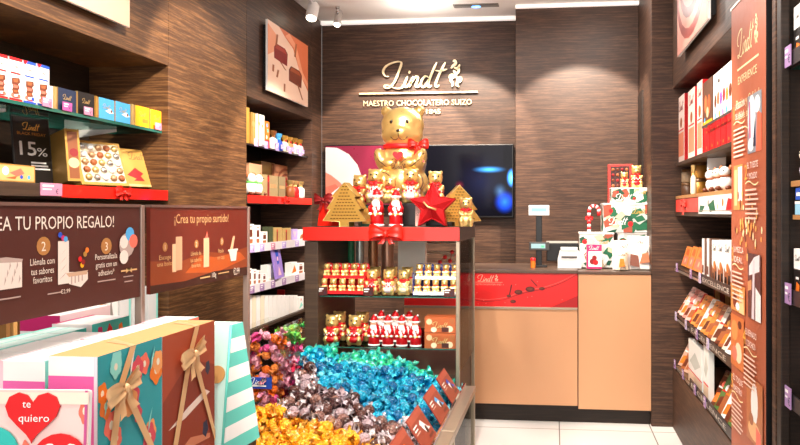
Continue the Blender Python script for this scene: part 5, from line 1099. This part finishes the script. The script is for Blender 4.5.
# ================================================================ RIGHT WALL
XRF = XR+.02
y_ = lambda u: Yu(u, XR)
def rshelf(name, label, u0, z0, z1, m_, faces=None, near=3.13, X=XR+.01): return wall_shelf(name, label, 'shelf', X, 1.235, near, min(4.81, Yu(u0, XR)), z0, z1, m_, faces=faces)
GE = [GLASS, GLASS, GEDGE, GEDGE, GEDGE, DGREY]
A_ = rshelf('glass_shelf', 'short glass shelf at the top of the right bay', 700, 1.905, 1.918, GLASS, GE)
B_ = rshelf('wall_shelf', 'dark shelf of tall red sided boxes in the right bay', 674, 1.75, 1.772, FIX)
C_ = rshelf('wall_shelf', 'wooden ledge with a ribbon and jars in the right bay', 674, 1.535, 1.555, mat('a9794a', .5))
m = MB(); ox, oy, oz = C_.location; m.box((XR+.012-ox, 3.13-oy, 1.425-oz), (XR+.03-ox, 4.8-oy, 1.534-oz), FIX); m.box((XR+.03-ox, 3.13-oy, 1.425-oz), (1.235-ox, 4.8-oy, 1.44-oz), FIX); m.build('apron', C_)
ya, yb = y_(698), y_(675)
m = MB(); m.box((XR+.006-ox, ya-oy, 1.45-oz), (XR+.0115-ox, yb-oy, 1.53-oz), mat('e2463c', .45)); m.build('ribbon', C_)
m = MB(); bow_mb(m, (0, 0, 0), .055, mat('e2463c', .45), True, 1.1); o = m.build('bow', C_); o.rotation_euler.z = R(-90); o.location = (XR-.003-ox, y_(684)-oy, 1.5-oz)
yc_, yd_ = 3.14, y_(698.5)
m = MB(); m.box((XR+.0-ox, yc_-oy, 1.44-oz), (XR+.0115-ox, yd_-oy, 1.533-oz), WHITE); m.art((XR-ox, yd_-oy, 1.44-oz), (0, -1, 0), (0, 0, 1), yd_-yc_, .093, [('p', [(.02, .1), (.12, .1), (.2, .45), (.05, .5)], GREEN), ('c', .3, .6, .2, GREY), ('p', [(.35, .1), (.5, .2), (.45, .8), (.3, .5)], GREEN), ('c', .55, .4, .15, PEACH), ('c', .68, .6, .2, ORANGE), ('p', [(.75, .2), (.9, .1), (.95, .7), (.8, .8)], RED), ('r', 0, .15, 1, .2, GREY)]); o = m.build('patterned_front', C_)
D_ = rshelf('tilted_shelf', 'first product shelf below the jars in the right bay', 674, 1.07, 1.085, FIX)
E_ = rshelf('tilted_shelf', 'middle product shelf of bars in the right bay', 674, .75, .765, FIX)
F_ = rshelf('tilted_shelf', 'lowest product shelf of bars above the dark plinth in the right bay', 674, .412, .425, mat('7a5a40', .5))
STB = mat('262022', .4)
for t_, z in ((D_, 1.065), (E_, .745), (F_, .425)):
    strip(t_, 'R', 3.14, y_(702 if t_ is D_ else 690), z, z+.05, STB, XR+.004); strip(t_, 'R', y_(701 if t_ is D_ else 689), y_(675), z, z+.012, SILVER, XR+.004)
    ox, oy, oz = t_.location
    ym = y_(701 if t_ is D_ else 689)
    m = MB(); m.art((XR-.003-ox, ym-oy, z-oz), (0, -1, 0), (0, 0, 1), ym-3.14, .05, [('t', 'EXCELLENCE', .45, .5, .5, mat('d8cfc4', .4), .75)]); m.build('strip_lettering', t_)
    for u in ((677, 691, 700) if t_ is D_ else (676, 686, 697, 708) if t_ is E_ else (675, 683, 695, 705)): tick(t_, 'R', u, XR-.006, z, .05, .055, TAGM if u % 2 else mat('cbbde0', .4))
PK = [('r', .1, .1, .9, .45, mat('e58a6a', .5)), ('S', .5, .85, .7, DRED), ('c', .5, .6, .08, CHOCL), ('r', .1, .48, .9, .5, RED)]
PCH = mat('f2d8cc', .5)
def rpk(u0, u1, v, z, d, name, lab, c, it=(), X=XRF+.02, lean=0, turn=0, cat='chocolate box', **k): return wpack('R', u0, u1, v, z, X, d, name, lab, cat, c, it, lean=lean, turn=turn, **k)
rf = lambda c, s: [s, c, c, s, s, s]
for k, (u0, u1, v) in enumerate(((678, 684.5, 99), (688, 695, 92.5), (697, 702.5, 84))):
    rpk(u0, u1, v, 1.773, .2, 'tall_chocolate_box', f'tall pale box with red sides in the right bay, {ORD[k]} from the far end', PCH, PK, faces=[RED, RED, PCH, RED, RED, RED])
DR2 = mat('b01016', .45)
for k in range(5): u0 = 704+k*5.6; rpk(u0, u0+5.2, 119-2.0*k if False else 118.5-3.4*k+.0, 1.773, .15, 'red_chocolate_box', f'short red box beneath the right glass shelf, {ORD[k]} from the far end', [RED, DR2][k % 2], [('c', .5, .15, .06, GOLD), ('c', .5, .8, .05, GOLD)]) if False else wpack('R', u0, u0+5.2, zv and 212-(1.893-1.45)/depth(XR, Yu(u0, XR))*700, 1.773, XRF+.02, .15, 'red_chocolate_box', f'short red box beneath the right glass shelf, {ORD[k]} from the far end', 'chocolate box', [RED, DR2][k % 2], [('c', .5, .2, .06, GOLD), ('c', .5, .8, .05, GOLD)])
rpk(703, 712.5, 84, 1.919, .1, 'chocolate_carton', 'dark brown carton with chocolate bears on the top right glass shelf', mat('5a3a2a', .5), [('p', disc(.3, .5, .14, 10, .2), mat('c9683a', .5)), ('p', disc(.65, .45, .16, 10, .22), mat('b5532c', .5)), ('p', disc(.5, .3, .12, 10, .12), PEACH), ('r', 0, 0, 1, .12, YELLOW), ('c', .2, .15, .06, LBLUE)])
rpk(713.3, 732, 76, 1.919, .1, 'chocolate_carton', 'white colourful carton on the top right glass shelf beside the banner', WHITE, [('S', .3, .85, .3, DGREY)]+[('p', disc(.12+.16*k, .42+.03*(k % 2), .07, 8, .15), [CHOC, CHOCL, PURPLE, RED, ORANGE, CHOC][k]) for k in range(6)]+[('c', .15+.2*k, .12, .07, [LBLUE, YELLOW, PINK, TEAL][k]) for k in range(4)]+[('c', .3, .65, .05, LPINK), ('c', .7, .7, .06, LPINK)])
for k, (u, v0, v1, r_, c) in enumerate(((688, 197, 184, .045, mat('5a3c28', .4)), (688, 184, 170.5, .043, mat('a68e72', .4)), (699.5, 196, 181, .05, mat('c08a3a', .4, .3)), (699.5, 181, 165.5, .05, mat('b88438', .4, .3)))):
    X = XR+.09; y = Yu(u, X); h_ = .078 if k < 2 else .088; z = 1.556+(0 if k % 2 == 0 else h_+.012)
    t = thing('sweets_jar', ['small dark jar at the far end of the wooden ledge, lower one', 'small light jar stacked on the dark jar at the far end', 'golden jar in the middle of the wooden ledge, lower one', 'golden jar stacked on the other golden jar'][k], 'jar', (X, y, z))
    m = MB(); m.lathe([(r_*.92, 0), (r_, .006), (r_, h_-.014), (r_*.9, h_-.01)], c, 18); m.build('jar_body', t)
    m = MB(); m.lathe([(r_*.98, h_-.009), (r_*1.0, h_+.008), (r_*.9, h_+.01)], mat('6b4a2a', .4, .3), 18); m.build('lid', t)
candy_bag('cone_bag', 'slim cream cone bag between the jars', 'R', 693.5, .05, .17, 1.556, CREAM, GOLDL, XR+.03)
t = thing('display_card', 'blank white card on a stand above the ledge in the right bay', 'sign', (XR+.10, Yu(716.5, XR+.1), 1.556), R(-40))
m = MB(); m.box((-.055, -.002, .10), (.055, .002, .225), mat('e9edf0', .4)); m.build('card', t); m = MB(); m.box((-.02, -.002, 0), (.02, .002, .0995), mat('dfe3e6', .4)); m.box((-.035, -.02, 0), (.035, .02, .004), WHITE); m.build('stand', t)
for k, u in enumerate((712, 719, 726)):
    X = XR+.055; t = thing('plush_figure', f'white and brown plush figure on the wooden ledge, {ORD[k]} from the far end', 'plush toy', (X, Yu(u, X), 1.557), R(-70+10*k))
    m = MB(); m.ell((0, 0, .04), (.036, .032, .04), WHITE, 12, 8); m.ell((0, -.01, .092), (.028, .027, .027), [WHITE, CREAM, WHITE][k], 12, 8); m.build('body', t)
    m = MB(); 
    for s in (-1, 1): m.ell((s*.028, 0, .113), (.011, .009, .014), CHOCL, 8, 6); m.ell((s*.01, -.034, .097), (.004, .003, .004), BLACK, 6, 4); m.ell((s*.03, -.02, .012), (.014, .02, .012), CHOC, 8, 6)
    m.build('ears_and_paws', t)
    m = MB(); m.lathe([(.024, .066), (.033, .071), (.026, .079)], CHOCL, 12); m.build('scarf', t)
OB = mat('e0803a', .5)
for k, (u0, u1, v) in enumerate(((681, 686, 247), (686.6, 691.5, 247), (692, 701, 248))):
    rpk(u0, u1, v, 1.087, .04, 'orange_bar_box', f'orange bar box leaning on the right shelf, {ORD[k]} from the far end', OB, [('r', .1, .1, .9, .5, CORAL), ('p', [(.2, .6), (.8, .55), (.7, .85), (.3, .9)], mat('c05a28', .5)), ('c', .5, .3, .12, PEACH)], lean=.3)
for k in range(4): u0 = 702+k*2.4; rpk(u0, u0+1.9, 238.5, 1.087, .1, 'slim_bar_box', f'slim bar box right of the orange boxes, {ORD[k]} from the far end', [WHITE, mat('6a4a3a', .5)][k % 2], [('r', .1, .1, .9, .3, CHOC)])
for k, (u0, u1) in enumerate(((711.8, 717), (717.5, 723.5), (724, 731))): rpk(u0, u1, 240, 1.087, .04, 'white_bar_box', f'white bar box with brown base left of the banner, {ORD[k]} from the far end', WHITE, [('S', .5, .82, .7, DGREY), ('p', [(0, 0), (1, 0), (1, .35), (.6, .5), (.3, .3), (0, .4)], CHOCL), ('r', .1, .05, .4, .2, OFFBLACK), ('r', .6, .05, .9, .25, OFFBLACK), ('c', .5, .4, .1, ORANGE)])
cols_ = [mat('e8b8b0', .5), mat('efc8c0', .5), mat('d98a80', .5)]
def bars(z, us, v0, dv, names, lean, h, seed, d=.012):
    for k, (u0, u1, c, lab) in enumerate(us):
        X = XRF+.01; Y0, Y1 = Yu(u0, X), Yu(u1, X); wd_ = abs(Y0-Y1)
        it = [('S', .5, .88, .7, GOLDL if c in (CHOC, CHOCL, OFFBLACK) else DGREY), ('p', [(.1, .08), (.9, .12), (.8, .4), (.2, .35)], [CHOCL, ORANGE, CHOC][k % 3]), ('r', .1, .5, .9, .55, [ORANGE, WHITE, RED][k % 3]), ('c', .6, .62, .09, [GOLDP, CORAL, WHITE][k % 3])]
        pack('chocolate_bar', lab, 'chocolate bar', (X+.012, (Y0+Y1)/2, z+.004), wd_*.96, d, h, c, it, R(-90+14), R(-lean))
us = [(676.5+k*3.0, 679.2+k*3.0, cols_[k % 3], f'pink and white bar on the middle right shelf, {ORD[k]} from the far end') for k in range(4)]
us += [(688.8, 690.2, RED, 'thin red bar dividing the pink and orange bars on the middle shelf')]
us += [(690.6+k*3.2, 693.5+k*3.2, [mat('f0a050', .5), mat('ee8a3c', .5), WHITE][k % 3], f'orange toned bar on the middle right shelf, {ORD[k]} from the far end') for k in range(5)]
us += [(707+k*3.6, 710.2+k*3.6, [CHOCL, mat('e6d3c2', .5), CHOC][k % 3], f'brown toned bar on the middle right shelf, {ORD[k]} from the far end') for k in range(5)]
us += [(725.5, 731.5, WHITE, 'white bar next to the banner on the middle right shelf')]
bars(.767, us, 0, 0, 0, 30, .20, 1)
us = [(675.5+k*2.8, 678+k*2.8, [CHOCL, mat('c9a08c', .5)][k % 2], f'brown bar on the lowest right shelf, {ORD[k]} from the far end') for k in range(4)]
us += [(710+k*3.4, 713.2+k*3.4, [CHOC, mat('5a7a3a', .5), CHOCL, WHITE][k % 4], f'bar right of the white carton on the lowest shelf, {ORD[k]} from the carton') for k in range(6)]
bars(.427, us, 0, 0, 0, 28, .20, 2)
for k, (u0, u1, v) in enumerate(((688.5, 702, 338), (703.5, 708.5, 341))): rpk(u0, u1, v, .427, .03, 'white_gift_carton', ['tall white carton tied with red string on the lowest right shelf', 'narrow white carton behind the red tied one on the lowest shelf'][k], mat('eef0ec', .5), [('r', 0, .28, 1, .31, RED), ('p', [(.1, .5), (.5, .8), (.9, .6), (.5, .4)], mat('c3cbc5', .5)), ('r', 0, 0, 1, .27, mat('e6c9ae', .5))], X=XRF)
for k in range(6): u0 = 700+k*5; wpack('R', u0, u0+4.3, 312-.3*k if False else PY+(1.45-.985)/depth(XR, Yu(u0, XR+.25))*700, .767, XR+.27, .03, 'rear_bar', f'orange brown bar, back row of middle right shelf, {ORD[k]} from the far end', 'chocolate bar', [mat('7a2c1a', .5), KRAFT][k % 2])

# banner
BA, BBn = Yu(731.5, XR-.025), Yu(766, XR-.025); BW = BA-BBn; BZ0, BZ1 = .22, 2.325; BHt = BZ1-BZ0
t = thing('experience_banner', 'tall copper brown banner with cream writing and pictures on the right', 'banner', (XR, (BA+BBn)/2, 0), R(-90))
m = MB(); BC = mat('a8583a', .5)
m.box((-BW/2, -.025, BZ0), (BW/2, -.001, BZ1), BC, 0, [BC, BC, BC, BLACK, BC, BC])
bx = lambda u: (BA-Yu(u, XR-.025))/BW
bz = lambda v, u: (zv(v, XR-.025, Yu(u, XR-.025))-BZ0)/BHt
CRM = mat('f3dfae', .45); WT = mat('f3e2da', .45)
it = [('L', .5, .915, .62, CRM, .05), ('r', .2, .865, .82, .869, CRM), ('t', 'EXPERIENCE', .5, .845, .016, CRM, .55), ('t', 'Pasión y Calidad', .5, .80, .017, CRM, .66), ('t', '¡desde siempre!', .5, .775, .017, CRM, .55)]
def wave(x, y, w_): 
    p = [(x+w_*k/10, y+.004*math.sin(k/10*6.28)) for k in range(11)]; return [('p', [(a[0], a[1]-.0012), (c[0], c[1]-.0012), (c[0], c[1]+.0012), (a[0], a[1]+.0012)], CRM) for a, c in zip(p, p[1:])]
def para(x, y, w_, n): return [('r', x, y-k*.0088, x+w_*(.85+.15*((k*7) % 3)/2), y-k*.0088+.0032, mat('e8c8b8', .5)) for k in range(n)]
it += wave(.35, .745, .3)
def picture(u0, v0, u1, v1, base, bits):
    x0, x1 = bx(u0), bx(u1); ya = bz(v1, (u0+u1)/2); yb_ = bz(v0, (u0+u1)/2); o = [('r', x0, ya, x1, yb_, base)]
    for q in bits: o.append(('p', [(x0+(x1-x0)*min(1, max(0, a)), ya+(yb_-ya)*min(1, max(0, b_))) for a, b_ in q[0]], q[1]))
    return o
it += picture(748, 93, 762, 152, mat('8a8f98', .45), [(disc(.3, .6, .28, 14, .4), mat('e8e6ea', .5)), ([(.6, 0), (1, 0), (1, .6), (.7, .7)], mat('e0664a', .5)), ([(.1, .2), (.25, .2), (.2, .9), (.1, .9)], mat('b8688a', .5)), (disc(.7, .8, .2, 12, .15), WHITE), (disc(.25, .15, .22, 14, .12), WHITE), ([(.4, .1), (.6, .1), (.55, .6)], NAVY)])
it += picture(734, 165, 743, 210, mat('d98a50', .45), [([(.5, .2), (.95, .2), (.95, .95), (.5, .95)], mat('f0e0dc', .5)), ([(.1, .1), (.4, .1), (.4, .9), (.1, .9)], mat('f3c08a', .5)), ([(.6, 0), (.8, 0), (.75, .3)], mat('6a3018', .5))])
rb_ = random.Random(2)
for k in range(46): x, y = rb_.gauss(.52, .16), bz(228, 750)+rb_.gauss(0, .028); it.append(('p', disc(x, y, .02, 6, .005+.004*rb_.random()), [mat('e89a4a', .5), CRM, mat('7a3820', .5), mat('f0b060', .5)][k % 4]))
it += picture(749, 254, 762, 320, mat('5a3230', .45), [([(.1, .65), (.9, .75), (.9, 1), (.5, .95), (.1, .8)], mat('e9dfe2', .5)), ([(.3, .0), (.5, .0), (.55, .9), (.4, .9)], mat('ddd0d6', .5)), ([(.6, 0), (1, 0), (1, .4), (.6, .5)], WHITE), ([(0, .4), (.3, .45), (.3, .6), (0, .55)], mat('c98a5a', .5))])
it += picture(732, 285, 746, 312, mat('d08848', .45), [(disc(.3, .4, .15, 10, .3), mat('7a3018', .5)), ([(.6, .0), (.95, 0), (.9, .8), (.6, .9)], mat('e8c08a', .5)), (disc(.5, .2, .15, 8, .15), WHITE)])
it += picture(732, 316, 745, 368, mat('c46a34', .45), [(disc(.3, .7, .25, 12, .2), mat('e08a4a', .5)), (disc(.6, .3, .25, 12, .2), mat('eac9a8', .5)), (disc(.3, .25, .2, 10, .15), CORAL), (disc(.7, .85, .15, 8, .08), mat('5a2010', .5))])
it += picture(748, 380, 764, 445, mat('b5693c', .45), [(disc(.5, .62, .22, 14, .32), mat('f0ece8', .5)), (disc(.5, .2, .4, 14, .15), mat('e8b07a', .5)), (disc(.3, .35, .15, 10, .1), CHOCL), ([(.6, 0), (.9, 0), (.9, .25), (.6, .3)], CORAL)])
for (u, v, n_, a_, b_) in ((735, 106, '1', 'LA SELECCIÓN', 'DEL CACAO'), (747, 165, '2', 'EL TUESTE', 'Y MOLIDO'), (734, 249, '3', 'LA MEZCLA', 'IDEAL'), (746, 332, '4', 'EL REFINADO', 'Y CONCHADO'), (734, 378, '5', 'EL TOQUE', 'MAESTRO')):
    x = bx(u); y = bz(v, u+4)
    it += [('t', n_, x+.01, y-.011, .03, mat('e8a23c', .4)), ('t', a_, x+.20, y, .012, WT, .3), ('t', b_, x+.19, y-.02, .012, WT, .27)]+wave(x, y-.034, .36)+para(x, y-.048, .36, 7)
m.art((-BW/2, -.0252, BZ0), (1, 0, 0), (0, 0, 1), BW, BHt, it); m.build('banner_panel', t)
m = MB(); m.box((-BW/2-.006, -.028, BZ1), (BW/2+.006, 0, BZ1+.01), CHAMP); m.build('top_rail', t)

# nearest right bay
def n_shelf(name, label, z0, z1, m_, faces=None): return wall_shelf(name, label, 'shelf', XR+.01, 1.235, .45, 2.478, z0, z1, m_, faces=faces)
N1 = n_shelf('glass_shelf', 'glass shelf at the top of the nearest right bay', 1.935, 1.948, GLASS, GE)
N2 = n_shelf('wall_shelf', 'wooden ledge in the nearest right bay', 1.535, 1.555, mat('a9794a', .5)); ox, oy, oz = N2.location
m = MB(); m.box((XR+.012-ox, -1.0, 1.425-oz), (1.2-ox, 1.0, 1.44-oz), mat('a9794a', .5)); m.box((XR+.10-ox, -1.0, 1.441-oz), (XR+.11-ox, 1.0, 1.534-oz), FIX); m.build('lower_board', N2)
N3 = n_shelf('tilted_shelf', 'first product shelf of the nearest right bay', 1.14, 1.155, FIX); N4 = n_shelf('tilted_shelf', 'lower product shelf of the nearest right bay', .785, .80, FIX)
for t_, z in ((N1, 1.94), (N3, 1.14), (N4, .79)):
    strip(t_, 'R', .46, Yu(787, XR), z, z+.05, STB, XR+.004)
    tick(t_, 'R', 788.5, XR-.006, z, .06, .07, TAGM)
for s_, (z, h, nm, place) in enumerate(((1.95, .19, 'bar_carton', 'top glass shelf'), (1.157, .17, 'bar_carton', 'first product shelf'))):
    for k in range(8):
        y1 = 2.462-k*.075
        pack(nm, f'black and white bar carton, {place} of nearest right bay, {ORD[k]} from the banner', 'chocolate box', (XR+.065, y1-.036, z), .07, .1, h, WHITE, [('r', 0, 0, 1, .6, OFFBLACK), ('S', .5, .82, .7, DGREY), ('r', .3, .4, .7, .45, WHITE), ('p', [(.2, .05), (.7, .05), (.8, .3), (.4, .35)], ORANGE if k % 2 == 0 else PINK)], R(-90))
for k in range(5):
    pack('chocolate_bar', f'bar leaning on the lower shelf of the nearest right bay, {ORD[k]} from the banner', 'chocolate bar', (XR+.045, 2.42-k*.08, .805), .07, .015, .18, [mat('e9e2da', .5), mat('d84a6a', .5)][k % 2], [('r', 0, .3, 1, .65, OFFBLACK), ('p', [(.1, .05), (.8, .05), (.6, .3), (.3, .35)], [YELLOW, RED][k % 2]), ('S', .5, .8, .7, DGREY)], R(-78), R(-24))
pack('blue_box', 'royal blue box under the wooden ledge of the nearest right bay', 'box', (XR+.045, 2.40, 1.491), .09, .06, .04, mat('2a55b8', .5), [('r', .1, .3, .6, .6, WHITE)], R(-90))
pack('light_blue_box', 'light blue box under the royal blue box in the nearest right bay', 'box', (XR+.045, 2.40, 1.441), .10, .06, .045, mat('8fc4e0', .5), [('r', 0, .8, 1, 1, WHITE)], R(-90))
t = thing('plush_figure', 'small cream plush figure on the nearest right ledge', 'plush toy', (XR+.045, 2.40, 1.557), R(-70))
m = MB(); m.ell((0, 0, .03), (.034, .03, .032), mat('d8cfe8', .6), 12, 8); m.ell((0, -.01, .082), (.026, .024, .026), CREAM, 12, 8); m.build('body', t)
m = MB(); 
for s in (-1, 1): m.ell((s*.018, 0, .106), (.008, .007, .012), CREAM, 8, 6); m.ell((s*.009, -.032, .087), (.003, .003, .003), BLACK, 6, 4)
m.build('ears_and_eyes', t)
# two small bears and a praline box top the counter pile
bear('left smaller gold bear sitting on top of the counter gift pile', xc(624, gy), gy-.02, PILE_TOP, .115, 0, sweater=SWR)
bear('right larger gold bear sitting on top of the counter gift pile', xc(636.5, gy), gy+.0, PILE_TOP, .165, 0, sweater=SWR)
